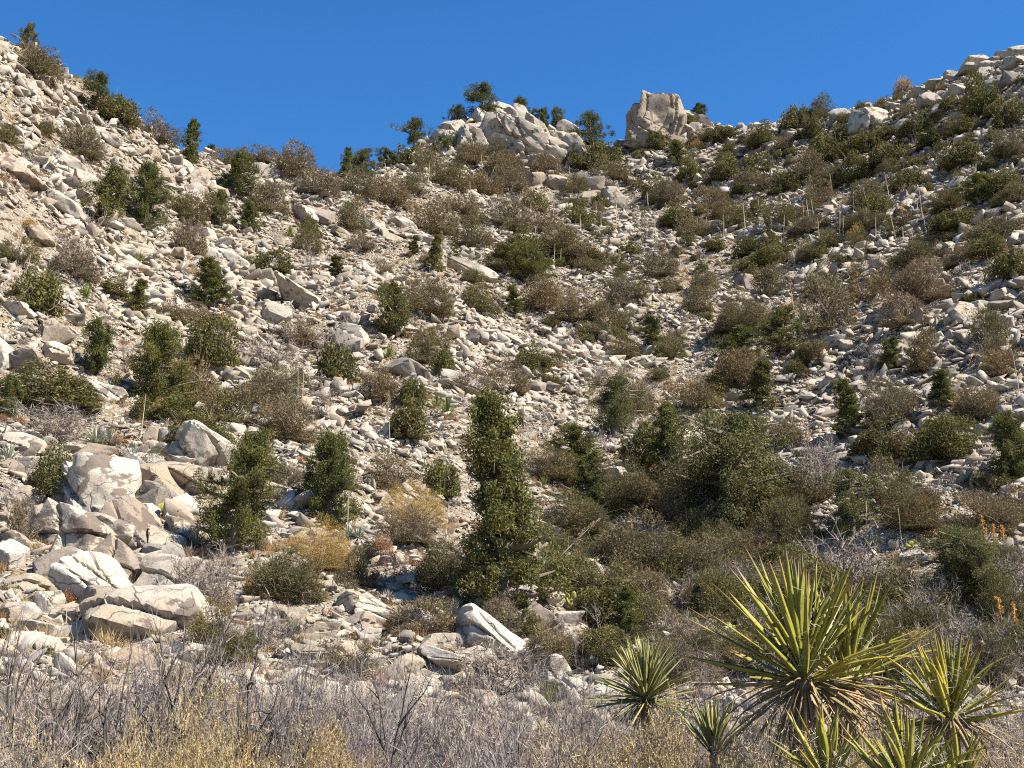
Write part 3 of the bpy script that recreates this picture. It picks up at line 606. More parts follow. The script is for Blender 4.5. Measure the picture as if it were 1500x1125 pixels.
def plant(kind, seed, lod):
    """returns {'part': (V, T)} for a plant one unit in half-width and height"""
    r = np.random.default_rng(seed * 13 + lod)
    tree = kind in ('column', 'oval', 'pine', 'scraggly'); q = (1.0, 0.42, 0.34 if tree else 0.2)[lod]; fat = (1.0, 1.45, 2.1)[lod]
    parts = {}
    if kind in ('brown', 'olive', 'gold', 'rust', 'oak', 'buff'):
        stems = []
        for i in range(int(26 * q) + 6):
            a = r.uniform(0, 2 * math.pi); e = r.uniform(0.25, 1.4)
            grow(stems, r, (r.normal(0, .05), r.normal(0, .05), -0.05), (math.cos(a) * math.cos(e), math.sin(a) * math.cos(e), math.sin(e)), r.uniform(0.5, 0.9), 0.013 * fat, 1 if lod < 2 else 0, 0.22, 0.05, 3, None, 3)
        parts['stems'] = tubes(stems)
        k = int((52000 if kind in ('buff', 'gold') and lod == 0 else 19000 if kind != 'oak' else 15000) * q)
        P, d = dome_points(r, k, int(r.integers(5, 10)), 0.42, 2.0 if kind in ('buff', 'gold') and lod == 0 else 1.45)
        kp = keep_clumps(P, r, 3.2, -0.18 if kind == 'oak' else -0.14); P = P[kp]; d = d[kp]; k = len(P)
        if kind == 'oak':
            parts['foliage'] = leaves(P, r.uniform(0.034, 0.068, k) * fat, r, d, 0.5)
        else:
            fine = kind in ('buff', 'gold') and lod == 0
            h = k * (4 if fine else 6) // 10
            s1 = slivers(P[:h], d[:h] * 0.9 + r.normal(0, 0.55, (h, 3)) + np.array([0, 0, 0.25]), r.uniform(0.06, 0.16, h) * fat ** 0.5 * (0.6 if fine else 1), 0.006 * fat * (0.45 if fine else 1), r)
            s2 = leaves(P[h:], r.uniform(0.026, 0.052, k - h) * fat * (0.36 if fine else 1), r, d[h:], 0.4)
            parts['foliage'] = cat(s1, s2)
    elif kind == 'grey':
        polys, tips = [], []
        nst = int(16 * max(q, 0.5))
        for i in range(nst):
            a = r.uniform(0, 2 * math.pi); e = r.uniform(0.35, 1.45)
            grow(polys, r, (r.normal(0, .06), r.normal(0, .06), -0.05), (math.cos(a) * math.cos(e), math.sin(a) * math.cos(e), math.sin(e)), r.uniform(0.42, 0.6), 0.012 * fat, 2 if lod < 2 else 1, 0.25, 0.05, 4 if lod == 0 else 3, tips, 3, 0.66, 0.75)
        parts['branches'] = tubes(polys)
        tp = np.array([t[0] for t in tips]); td = np.array([t[1] for t in tips]); m = int((9, 4, 4)[lod])
        idx = np.repeat(np.arange(len(tp)), m); tq = np.array([t[2] for t in tips])
        f = r.random((len(idx), 1)); P = tq[idx] * f + tp[idx] * (1 - f)
        parts['twigs'] = slivers(P, td[idx] + r.normal(0, 0.7, (len(idx), 3)), r.uniform(0.08, 0.22, len(idx)), 0.0045 * fat, r)
    elif kind in ('column', 'oval', 'pine', 'scraggly'):
        trunk, limbs = [], []
        prof = {'column': lambda t: 0.14 + 0.86 * (1 - t) ** 0.8 if t > 0.06 else 0.8, 'oval': lambda t: max(0.3, math.sin(math.pi * min(1, 0.16 + 0.84 * t)) ** 0.6),
                'pine': lambda t: max(0.25, math.sin(math.pi * min(1, 0.05 + 0.9 * t)) ** 0.8), 'scraggly': lambda t: 0.4 + 0.6 * math.sin(math.pi * (0.12 + 0.8 * t))}[kind]
        z0 = {'column': 0.03, 'oval': 0.05, 'pine': 0.22, 'scraggly': 0.12}[kind]
        lean = r.normal(0, 0.10, 2); bend = r.normal(0, 0.10, 2)
        ax_ = lambda z: np.array([lean[0] * z + bend[0] * math.sin(3 * z), lean[1] * z + bend[1] * math.sin(3 * z + 1), z])
        trunk.append(([ax_(z) - np.array([0, 0, 0.04]) for z in np.linspace(0, 0.94, 8)], np.linspace(0.10, 0.014, 8)))
        cl = []
        nl = {'column': 58, 'oval': 58, 'pine': 36, 'scraggly': 44}[kind]
        nl = int(nl * (1.0, 0.8, 0.6)[lod])
        for i in range(nl):
            t = z0 + (1 - z0) * ((i + r.random()) / nl); a = i * 2.4 + r.normal(0, 0.5); Rm = prof(t) * r.uniform(0.45, 1.15) * (0.86 + (0.14 if kind == 'column' else 0.28) * math.sin(a * 2 + 5 * t + lean[0] * 60))
            p = ax_(t * 0.93); e = r.uniform(-0.1, 0.55) * 0.35
            tip = p + np.array([math.cos(a) * Rm, math.sin(a) * Rm, e * Rm * 0.6]); mid = (p + tip) / 2 + np.array([0, 0, -0.02])
            if lod < 2 or i % 2 == 0: limbs.append(([p, mid, tip], [0.026, 0.016, 0.006]))
            if i % 7 == 3 and lod < 2: limbs.append(([p, p + (tip - p) * 0.7 + r.normal(0, 0.04, 3), p + (tip - p) * 1.22 + r.normal(0, 0.06, 3)], [0.02, 0.012, 0.004]))
            nc = (5, 4, 3)[lod]
            for c in range(nc):
                f = 0.38 + 0.62 * (c + r.random() * 0.6) / nc
                cl.append((p + (tip - p) * f + r.normal(0, (0.10, 0.10, 0.03)), r.uniform(0.6, 1.25) * (0.7 + 0.5 * f)))
        for i in range(int(7 * q) + 3): cl.append((ax_(0.93) + r.normal(0, (0.10, 0.10, 0.03)), 0.7))
        cl = [c for c in cl if r.random() > {'column': 0.04, 'oval': 0.03, 'pine': 0.06, 'scraggly': 0.1}[kind]]
        nleaf = int({'column': 38000, 'oval': 38000, 'pine': 30000, 'scraggly': 34000}[kind] * q) // len(cl)
        cs = np.array([c[0] for c in cl]); sz = np.array([c[1] for c in cl])
        idx = np.repeat(np.arange(len(cl)), nleaf); o = unit(r.normal(size=(len(idx), 3))) * (r.random((len(idx), 1)) ** 0.5)
        asp = {'column': 0.36, 'oval': 0.6, 'pine': 0.8, 'scraggly': 0.75}[kind]          # half-width over height
        rx = 0.145; P = cs[idx] + o * sz[idx][:, None] * np.array([rx, rx, rx * asp * 1.0])
        P[:, 2] = np.maximum(P[:, 2], 0.015)
        Vl, Tl = leaves(P * np.array([asp, asp, 1]), r.uniform(0.010, 0.020, len(P)) * fat * (1.3 if asp > 0.5 else 1.0), r, o, 0.6, 0.62)
        Vl = Vl / np.array([asp, asp, 1])
        parts['trunk'] = tubes(trunk, 6); parts['limbs'] = tubes(limbs, 4); parts['crown'] = (Vl, Tl)
    key = [p for p in ('crown', 'foliage', 'twigs') if p in parts][0]
    sc_ = fit(parts[key][0], 1, 1)
    return {nm: (V * sc_, T) for nm, (V, T) in parts.items()}
PL = {}
PLMAT = {'brown': 'brown', 'olive': 'olive', 'gold': 'gold', 'rust': 'rust', 'oak': 'oak', 'buff': 'buff', 'column': 'juniper', 'oval': 'juniper', 'pine': 'pine', 'scraggly': 'greyjuniper', 'grey': 'greytwig'}
def plant_meshes(kind, var, lod):
    if (kind, var, lod) not in PL:
        res = {}
        for nm, (V, T) in plant(kind, 31 * var + len(kind) * 7 + ord(kind[0]), lod).items():
            mt = {'stems': 'bark', 'trunk': 'bark', 'limbs': 'bark', 'branches': 'greytwig', 'twigs': 'greytwig', 'foliage': PLMAT[kind], 'crown': PLMAT[kind]}[nm]
            res[nm] = mk_mesh(nm, V, T, M[mt])
        PL[kind, var, lod] = res
    return PL[kind, var, lod]
NVAR = {'brown': 6, 'olive': 5, 'grey': 6, 'oak': 5, 'gold': 2, 'rust': 2, 'buff': 3, 'column': 3, 'oval': 4, 'pine': 3, 'scraggly': 2}
WORDS = {'olive': ('olive_shrub', 'dull olive twiggy shrub', 'shrub', 'olive shrubs on the hillside'), 'brown': ('brown_shrub', 'brown twiggy shrub', 'shrub', 'brown shrubs on the hillside'), 'grey': ('bare_shrub', 'bare grey twiggy shrub', 'shrub', 'bare grey shrubs on the hillside'),
         'oak': ('evergreen_shrub', 'dense dark green shrub', 'shrub', 'green shrubs on the hillside'), 'gold': ('golden_shrub', 'golden brown shrub', 'shrub', 'golden shrubs on the hillside'),
         'rust': ('rust_shrub', 'low rust coloured shrub', 'shrub', 'rust coloured shrubs on the hillside'), 'buff': ('buff_shrub', 'pale buff shrub', 'shrub', 'buff shrubs in the foreground'),
         'column': ('juniper_tree', 'tall narrow green juniper', 'tree', 'junipers on the hillside'), 'oval': ('juniper_tree', 'bushy olive green juniper', 'tree', 'junipers on the hillside'),
         'pine': ('pine_tree', 'open crowned dark green pine', 'tree', 'pines along the ridge'), 'scraggly': ('juniper_tree', 'thin grey-green spreading juniper', 'tree', 'junipers on the hillside')}
cnt = {}
def put(kind, u, vb, w, h, label=None, D=None, p=None, lod=None):
    """plant with its base at photo pixel (u, vb), w x h photo pixels big"""
    if p is None: p, D = hit(u, vb)
    s = math.hypot(D, p[2] - CAMZ) / F
    if lod is None: lod = 0 if w > 78 or h > 95 else (1 if max(w, h) > 34 else 2)
    k = cnt.get(kind, 0); cnt[kind] = k + 1
    ms = plant_meshes(kind, k % NVAR[kind], lod)
    nm, words, cat_, grp = WORDS[kind]
    e = link(nm, None, None, (p[0], p[1], p[2] - 0.02), (0, 0, random.uniform(0, 6.283)), (w * s / 2, w * s / 2, h * s))
    e.empty_display_size = 0.2
    sz = {True: 'small'}.get(w * s < 1.1, 'large' if w * s > 2.4 else 'mid-sized')
    tag(e, label or f'{sz} {words} {zone(u, vb)}', cat_, grp)
    shp = 'low spreading ' if h < 0.62 * w else 'tall ' if h > w and kind not in ('column', 'oval', 'pine') else ''
    if not label: LAB.append((e, f'{sz} {shp}{words}', u, vb))
    for part, me in ms.items():
        c_ = link(part, me, e)
        if part == 'twigs': c_['kind'] = 'stuff'
    paint(u, vb - h / 2, w, h); return e

# ------------------------------------------------------------------ plants read off the photograph: (u, base row, width, height)
TREES = {
 'column': [(717, 890, 122, 312, 'tallest juniper, narrow and dark green, standing among the rounded boulders'), (308, 452, 48, 74), (985, 718, 58, 125), (865, 742, 46, 80), (1245, 642, 40, 84), (755, 462, 32, 46), (955, 522, 30, 58), (637, 402, 24, 60), (278, 248, 32, 76),
            (1308, 547, 28, 50), (1380, 597, 36, 52), (197, 467, 40, 54), (608, 374, 14, 28), (1115, 605, 44, 74), (912, 948, 56, 84, 'dark juniper with a pale leaning stalk before it'), (490, 408, 22, 34), (508, 262, 18, 48)],
 'oval': [(346, 806, 112, 168, 'dense bright green juniper beside the blocky outcrop'), (478, 778, 86, 142, 'olive juniper next to the dense bright green juniper'), (228, 602, 82, 124, 'big juniper on the spur above the blocky outcrop'), (130, 548, 52, 78), (163, 332, 66, 88), (212, 336, 56, 98),
          (350, 292, 46, 72), (325, 330, 36, 52), (362, 340, 38, 46), (575, 492, 56, 78), (837, 682, 62, 62), (14, 614, 44, 62), (768, 412, 84, 62), (735, 400, 56, 44), (1150, 518, 62, 66), (1485, 712, 50, 100), (990, 246, 40, 42), (1090, 532, 70, 54), (533, 264, 38, 46), (1440, 300, 50, 44)],
 'pine': [(37, 82, 32, 50, 'lone pine leaning at the top of the boulder spur'), (140, 172, 48, 64), (607, 216, 46, 46), (668, 187, 38, 32), (708, 178, 54, 56, 'biggest dark pine on the rocky knoll'), (763, 170, 38, 36), (793, 184, 24, 32), (817, 194, 28, 44), (868, 222, 54, 60, 'bushy pine in the notch between knoll and pinnacle'),
          (568, 248, 28, 30), (1020, 170, 30, 28, 'thin bare-twigged tree on top beside the pinnacle'), (312, 211, 15, 19)],
 'scraggly': [(1062, 790, 160, 180, 'wide thin grey-green juniper at the gully mouth'), (905, 645, 94, 92, 'thin spreading juniper in the gully'), (1250, 780, 70, 90), (1400, 870, 90, 90), (1435, 885, 90, 100)]}
SHR = {
 'oak': [(57, 458, 68, 62, 'round dark green shrub with a pale stalk on its edge'), (172, 180, 52, 38), (312, 545, 90, 76, 'wide dome of dark green shrub on the spur'), (255, 618, 72, 44), (290, 654, 92, 48), (80, 604, 116, 54), (75, 735, 84, 74), (165, 434, 38, 30), (452, 350, 30, 36), (400, 404, 60, 34), (490, 556, 62, 54),
         (597, 242, 32, 32), (648, 224, 28, 32), (766, 207, 42, 18), (780, 312, 38, 32), (880, 242, 60, 32), (845, 248, 42, 28), (960, 292, 42, 32), (770, 375, 60, 44), (845, 332, 42, 32), (962, 222, 42, 26), (650, 548, 32, 38), (777, 548, 42, 48), (853, 505, 36, 30), (945, 684, 74, 64), (645, 730, 62, 54), (575, 492, 36, 30),
         (1055, 206, 40, 24), (1120, 216, 46, 38), (1160, 192, 32, 28), (1190, 206, 30, 36), (1212, 240, 60, 42), (1260, 230, 52, 38), (1065, 268, 52, 42), (1250, 270, 52, 46), (1480, 414, 54, 44), (1050, 580, 42, 34), (1290, 668, 72, 52), (1462, 716, 64, 36), (770, 928, 38, 34), (975, 868, 44, 48),
         (1300, 245, 50, 34), (1340, 200, 40, 34), (1370, 215, 46, 34), (1440, 170, 50, 60), (1480, 190, 46, 46), (1410, 245, 50, 36), (1470, 285, 50, 40), (1290, 210, 36, 30), (1405, 340, 58, 28, 'bright green low shrub beside the pale stalks'), (1235, 215, 36, 30), (1330, 280, 44, 30), (1395, 160, 34, 22), (1010, 268, 40, 40), (1110, 255, 40, 30), (1150, 280, 40, 30)],
 'brown': [(50, 112, 56, 44), (72, 116, 32, 32), (230, 210, 58, 44), (120, 234, 58, 52), (275, 328, 58, 48), (278, 378, 46, 54), (395, 313, 52, 50), (330, 248, 52, 32), (368, 234, 46, 26), (430, 268, 62, 60), (395, 243, 32, 28), (470, 288, 58, 40), (448, 372, 42, 34), (10, 212, 28, 32), (25, 388, 58, 38), (112, 408, 66, 50),
           (520, 288, 62, 34), (570, 303, 62, 42), (625, 258, 42, 42), (690, 243, 62, 36), (725, 230, 42, 28), (735, 258, 60, 36), (705, 288, 62, 42), (655, 278, 60, 42), (745, 280, 54, 40), (605, 285, 52, 32), (680, 314, 58, 34), (800, 258, 38, 34), (895, 266, 52, 38), (843, 288, 42, 32), (978, 302, 58, 38), (745, 330, 62, 42), (795, 345, 62, 44),
           (640, 345, 72, 54), (690, 365, 66, 46), (820, 370, 60, 40), (850, 395, 60, 40), (515, 338, 58, 48), (530, 368, 38, 30), (250, 474, 48, 30), (300, 478, 62, 28), (280, 598, 74, 70), (335, 620, 74, 56), (30, 798, 52, 64), (400, 598, 94, 66), (412, 648, 86, 68), (440, 508, 48, 34), (700, 460, 62, 40), (560, 403, 32, 22), (620, 534, 54, 54),
           (745, 580, 66, 58), (555, 586, 54, 52), (840, 475, 54, 56), (795, 455, 54, 50), (880, 486, 44, 46), (910, 450, 44, 44), (925, 440, 60, 40), (967, 408, 62, 46), (915, 530, 48, 34), (935, 605, 44, 46), (815, 705, 86, 46), (575, 716, 74, 50), (933, 728, 42, 34), (1030, 428, 44, 34), (1020, 460, 48, 38), (1090, 486, 82, 54), (1130, 434, 44, 50),
           (1215, 488, 74, 84), (1270, 444, 74, 64), (1350, 446, 84, 66), (1188, 533, 46, 32), (1085, 570, 74, 50), (1022, 600, 64, 42), (1355, 545, 62, 58), (1305, 626, 86, 68), (1432, 614, 64, 50), (1310, 732, 66, 62), (1155, 656, 54, 42), (1450, 508, 44, 54), (525, 855, 54, 58), (600, 798, 84, 54), (735, 928, 64, 54), (890, 888, 124, 66),
           (930, 838, 150, 78, 'broad brown thicket shrub between the leaning stalk and the dark juniper'), (1145, 222, 34, 24), (1190, 262, 62, 40), (1110, 280, 54, 34), (1215, 280, 54, 38), (1300, 165, 34, 24), (1335, 168, 30, 20), (1460, 355, 70, 36), (1450, 840, 70, 40), (1200, 300, 46, 34), (1080, 330, 50, 34), (1020, 350, 50, 34), (1270, 300, 50, 36), (1180, 345, 46, 28)],
 'grey': [(55, 250, 48, 48), (135, 343, 62, 44), (405, 360, 26, 26), (160, 484, 34, 36), (180, 545, 42, 50), (78, 650, 150, 58, 'wide bare grey shrub spreading above the blocky outcrop'), (10, 755, 44, 66), (400, 550, 84, 66), (470, 616, 66, 68), (485, 526, 64, 56), (455, 404, 32, 54), (512, 484, 44, 46), (770, 505, 44, 36), (990, 506, 64, 66), (870, 565, 74, 44),
          (910, 575, 54, 46), (800, 646, 76, 56), (890, 666, 44, 44), (650, 695, 44, 44), (610, 800, 72, 44), (648, 655, 32, 34), (1275, 554, 54, 50), (1200, 728, 84, 88, 'bare grey bush with dark limbs in the gully mouth'), (1440, 525, 44, 40), (585, 846, 54, 44), (1260, 880, 156, 104, 'big rounded grey-olive thicket behind the largest yucca'), (730, 1016, 150, 78, 'tangled grey bush sprawling against the long ridge-backed boulder'),
          (970, 850, 80, 70), (300, 900, 90, 90, 'grey-brown twiggy bush between the blocky outcrop and the juniper'), (330, 850, 70, 60), (880, 930, 60, 50), (1000, 900, 80, 60), (1010, 960, 80, 60), (1340, 950, 100, 90), (1440, 1000, 100, 90), (820, 940, 50, 36), (395, 950, 80, 60), (245, 870, 50, 40), (1080, 880, 80, 60)],
 'gold': [(607, 772, 94, 62, 'golden olive shrub beside the tallest juniper'), (43, 340, 22, 14), (235, 605, 30, 22), (1430, 612, 56, 42)],
 'rust': [(660, 888, 32, 32, 'rust orange tuft-like shrub at the foot of the tallest juniper'), (175, 654, 26, 16), (100, 888, 30, 26), (545, 860, 30, 22), (690, 928, 36, 30), (560, 815, 40, 30)]}
for kind, L in TREES.items():
    for t in L: put(kind, *t)
for kind, L in SHR.items():
    for t in L: put(kind, *t)
# further scrub until each part of the slope is as overgrown as in the photograph
COV = [[.15, .25, .2, 0, 0, 0, .15, .1, .1, .1, .15, .3, .4, .4, .45], [.2, .25, .3, .4, .4, .55, .55, .5, .4, .45, .55, .55, .6, .6, .6],
       [.25, .3, .3, .3, .25, .3, .5, .68, .62, .55, .5, .5, .52, .5, .5], [.25, .25, .28, .15, .2, .15, .25, .35, .5, .55, .5, .5, .5, .4, .3],
       [.3, .4, .5, .42, .4, .25, .3, .35, .4, .5, .45, .45, .35, .4, .35], [.35, .3, .45, .4, .48, .3, .4, .45, .5, .6, .6, .45, .45, .4, .42],
       [.2, .1, .1, .45, .5, .45, .55, .5, .5, .65, .75, .65, .6, .5, .55], [.1, .1, .25, .45, .3, .35, .4, .45, .7, .8, .75, .75, .7, .55, .65], [.15, .1, .15, .3, .25, .2, .2, .3, .5, .55, .6, .7, .75, .8, .8]]
for j, row in enumerate(COV):
    for i, tgt in enumerate(row):
        tgt = min(0.95, tgt * (1.28 if i > 5 else 1.02)) if not (j >= 6 and i < 3) else 0.0
        y0, x0 = 100 + 100 * j, 100 * i
        for tr in range(70):
            if cover[y0 // 5:(y0 + 100) // 5, x0 // 5:(x0 + 100) // 5].mean() >= tgt: break
            u = x0 + random.uniform(0, 100); v = y0 + random.uniform(0, 100)
            p, D = hit(u, v)
            uu, vv = to_px(p)
            if abs(vv - v) > 8 or (cover[min(int(v / 5), 225), min(int(u / 5), 300)] and random.random() < 0.7): continue
            mw = random.lognormvariate(0.30 if u > 560 else 0.2, 0.42); w = mw * F / D
            w = min(w, 95); h = w * random.uniform(0.55, 0.85)
            x = random.random()
            right = u > 560
            kind = ('brown' if x < 0.48 else 'grey' if x < 0.64 else 'oak') if right else ('brown' if x < 0.45 else 'grey' if x < 0.85 else 'oak')
            if x > 0.985: kind = 'gold'
            if kind == 'brown' and (cnt.get('brown', 0) >= 292 or random.random() < 0.42): kind = 'olive'
            if kind == 'oak' and cnt.get('oak', 0) >= 290: kind = 'grey'
            put(kind, u, v, w, h)

# ------------------------------------------------------------------ low scrub and dry grass between the stones
def tuft(seed, k, L, spread, w):
    r = np.random.default_rng(seed); a = r.uniform(0, 6.283, k); e = r.uniform(0.5, 1.5, k)
    d = np.stack([np.cos(a) * np.cos(e), np.sin(a) * np.cos(e), np.sin(e)], -1)
    P = np.stack([r.normal(0, spread, k), r.normal(0, spread, k), np.full(k, -0.05)], -1)
    return slivers(P, d, r.uniform(0.5, 1.0, k) * L, w, r)
gp = [mk_mesh('grass_tuft', *tuft(300 + i, 70, 1.0, 0.12, 0.022), M['grass']) for i in range(5)]
XY = sample_ground(lambda D: 1.5 * min(1.5, (60.0 / D) ** 0.9)); XY = XY[on_show(XY)]
bn = vnoise(XY[:, 0] / 7, XY[:, 1] / 7, 21); XY = XY[RNG.random(len(XY)) < np.clip(0.45 + 2.2 * bn, 0.12, 1)]
a = RNG.uniform(-0.5, 0.5, 900); d = RNG.uniform(4.5, 18, 900); XY = np.vstack([XY, np.stack([np.sin(a) * d, np.cos(a) * d], -1)])
k = len(XY); sz = RNG.uniform(0.22, 0.5, k) * (1 + 0.35 * (np.hypot(XY[:, 0], XY[:, 1]) > 70))
scatter('dry_grass', gp, np.stack([XY[:, 0], XY[:, 1], H(XY[:, 0], XY[:, 1])], -1), np.stack([RNG.normal(0, .15, k), RNG.normal(0, .15, k), RNG.uniform(0, 6.28, k)], -1),
        np.stack([sz * RNG.uniform(0.7, 1.1, k)] * 2 + [sz * RNG.uniform(0.6, 1.1, k)], -1), RNG.integers(0, 5, k), 'tufts of straw coloured dry grass between the stones', 'grass')
def mini(seed, mat):
    r = np.random.default_rng(seed); P, d = dome_points(r, 420, 5, 0.45, 0.8)
    return mk_mesh('low_scrub', *cat(slivers(P[:260], d[:260] + r.normal(0, 0.5, (260, 3)), 0.3, 0.022, r), leaves(P[260:], 0.14, r, d[260:], 0.4)), M[mat])
mp = [mini(400 + i, m) for i, m in enumerate(('greytwig', 'brown', 'brown', 'greytwig', 'rust', 'oak'))]
XY = sample_ground(lambda D: 0.8 * min(1.5, (60.0 / D) ** 0.9)); XY = XY[on_show(XY)]
k = len(XY); sz = RNG.uniform(0.14, 0.34, k) * (1 + 0.3 * (np.hypot(XY[:, 0], XY[:, 1]) > 70))
scatter('low_scrub', mp, np.stack([XY[:, 0], XY[:, 1], H(XY[:, 0], XY[:, 1])], -1), np.stack([RNG.normal(0, .15, k), RNG.normal(0, .15, k), RNG.uniform(0, 6.28, k)], -1),
        np.stack([sz, sz, sz * RNG.uniform(0.7, 1.2, k)], -1), RNG.choice([0, 1, 2, 3, 3, 0, 4, 5], k), 'low grey and brown scrub between the stones', 'scrub')

# ------------------------------------------------------------------ dead flower stalks
def stalk_meshes(seed, pods, mat, podmat, thick):
    r = np.random.default_rng(seed); z = np.linspace(-0.02, 1, 9); b = r.normal(0, 0.018, 2); ph = r.uniform(0, 6)
    ctr = np.stack([b[0] * np.sin(3 * z + ph) - b[0] * math.sin(ph), b[1] * np.sin(2.5 * z + ph) - b[1] * math.sin(ph), z], -1)
    pole = mk_mesh('pole', *tubes([(ctr, np.linspace(thick, thick * 0.35, 9))], 6), M[mat], True); pd = None
    if pods:
        br, Pp = [], []
        for t in np.linspace(0.99, 1 - pods, int(18 * pods / 0.4) + 4):
            a = r.uniform(0, 6.28); L = 0.07 * (1.15 - (t - (1 - pods)) / pods * 0.75)
            c = np.array([np.interp(t, z, ctr[:, i]) for i in range(3)]); e = c + np.array([math.cos(a) * L, math.sin(a) * L, L * 0.45])
            br.append(([c, (c + e) / 2, e], [thick * .3, thick * .25, thick * .2])); Pp.append(np.repeat(e[None], 16, 0) + r.normal(0, 0.014, (16, 3)))
        V1, Q1 = tubes(br, 3); T1 = np.vstack([Q1[:, [0, 1, 2]], Q1[:, [0, 2, 3]]])
        pd = mk_mesh('seed_heads', *cat((V1, T1), leaves(np.vstack(Pp), 0.024, r)), M[podmat])
    return pole, pd
SK = {'bare': [stalk_meshes(i, 0, 'stalk', None, 0.017) for i in range(3)], 'pod': [stalk_meshes(10 + i, 0.42, 'stalk', 'pods', 0.015) for i in range(3)],
      'dark': [stalk_meshes(20 + i, 0, 'darkstalk', None, 0.02) for i in range(2)], 'orange': [stalk_meshes(30 + i, 0.6, 'stalk', 'orangepods', 0.02) for i in range(3)]}
def stalk(u, vb, h, lean=0, typ='bare', label=None):
    p, D = hit(u, vb); s = math.hypot(D, p[2] - CAMZ) / F; k = cnt.get('stalk', 0); cnt['stalk'] = k + 1
    L = SK[typ]; pole, pd = L[k % len(L)]
    hh = h * s * (1.25 if h < 60 else 1.0); wx = max(0.02, D * 0.00038) / 0.017
    e = link('flower_stalk', None, None, p, (rad(random.uniform(-4, 4)), rad(lean if lean else random.uniform(-5, 5)), 0), (wx, wx, hh)); e.empty_display_size = 0.2
    w_ = {'bare': 'thin bare pale', 'pod': 'pale pod-bearing', 'dark': 'dark weathered', 'orange': 'orange tufted'}[typ]
    ln = 'leaning ' if abs(lean) > 8 else ''
    tag(e, label or f'{ln}{w_} dead flower stalk {zone(u, vb)}', 'stalk', 'dead flower stalks on the hillside')
    if not label: LAB.append((e, f'{ln}{w_} dead flower stalk', u, vb))
    link('pole', pole, e)
    if pd: link('seed_heads', pd, e)
for t in [(1092, 343, 37), (1157, 275, 23), (1187, 270, 20), (1147, 348, 27, 6), (1193, 323, 27), (1185, 323, 24, -5), (1230, 353, 43), (1235, 353, 30, 4), (1250, 320, 27), (1303, 293, 33, -6), (1313, 353, 37, -9), (1345, 320, 20), (1351, 320, 33, -3), (1358, 347, 30, -5), (1323, 350, 14),
          (1220, 287, 27), (1163, 327, 20, -9), (1177, 323, 24), (1283, 353, 27), (627, 270, 27), (680, 287, 30), (690, 317, 43), (685, 302, 20), (713, 277, 30, 18), (863, 257, 17), (923, 267, 20), (874, 320, 20), (903, 335, 36), (650, 272, 10), (563, 263, 20), (1110, 320, 24), (1200, 350, 26), (1270, 335, 24), (1130, 345, 22),
          (880, 345, 26), (850, 340, 22), (1060, 345, 24), (960, 350, 24), (1163, 458, 40, 0, 'pod'), (1228, 458, 26), (1493, 575, 46, -3), (1490, 545, 24), (1238, 750, 36), (1004, 675, 46, -2), (1088, 655, 33), (1233, 780, 32), (1270, 790, 42), (1322, 807, 46, -3), (1187, 800, 56, 26, 'dark'), (508, 783, 62), (653, 790, 42, 4),
          (782, 833, 92, 6, 'pod'), (830, 837, 38), (915, 950, 80, 8, 'pod', 'pale pod-bearing stalk leaning in front of the dark juniper'), (28, 440, 66, 10, 'bare', 'pale stalk rising beside the round dark green shrub'), (205, 648, 68, 0, 'bare', 'tall straight pale stalk behind the blocky outcrop'), (436, 605, 58), (442, 608, 48), (452, 568, 30, 3), (572, 672, 98, 0, 'pod', 'tall pod-topped stalk standing alone on the scree'),
          (753, 660, 42), (770, 690, 60, 3), (763, 750, 56), (640, 726, 36, 4), (592, 680, 54, 32, 'dark', 'dark stalk leaning over the scree'), (68, 822, 56, 18, 'dark', 'thin dark stalk leaning on the pinkish slab'), (784, 852, 132, 47, 'pod', 'long pale pod-bearing stalk toppled sideways beside the tallest juniper'),
          (1446, 812, 42, -5, 'orange'), (1456, 815, 34, 5, 'orange'), (1470, 812, 30, 4, 'orange'), (1476, 968, 84, -4, 'orange', 'orange tufted stalk, taller of the pair on the scrubby slope'), (1489, 968, 72, 4, 'orange'), (695, 348, 15, 0, 'orange'), (985, 290, 14, 0, 'orange'), (1322, 318, 14, 0, 'orange'), (1140, 335, 16, -6, 'orange'), (745, 700, 40), (760, 720, 60, -2), (410, 880, 30, 0, 'dark'), (425, 885, 24, 0, 'dark')]:
    stalk(*t)
rs_ = random.Random(11)
for i in range(34):
    stalk(rs_.uniform(560, 1490), rs_.uniform(255, 400), rs_.uniform(16, 34), rs_.choice((0, 0, 0, -7, 8, 16)), rs_.choice(('bare', 'bare', 'pod')))

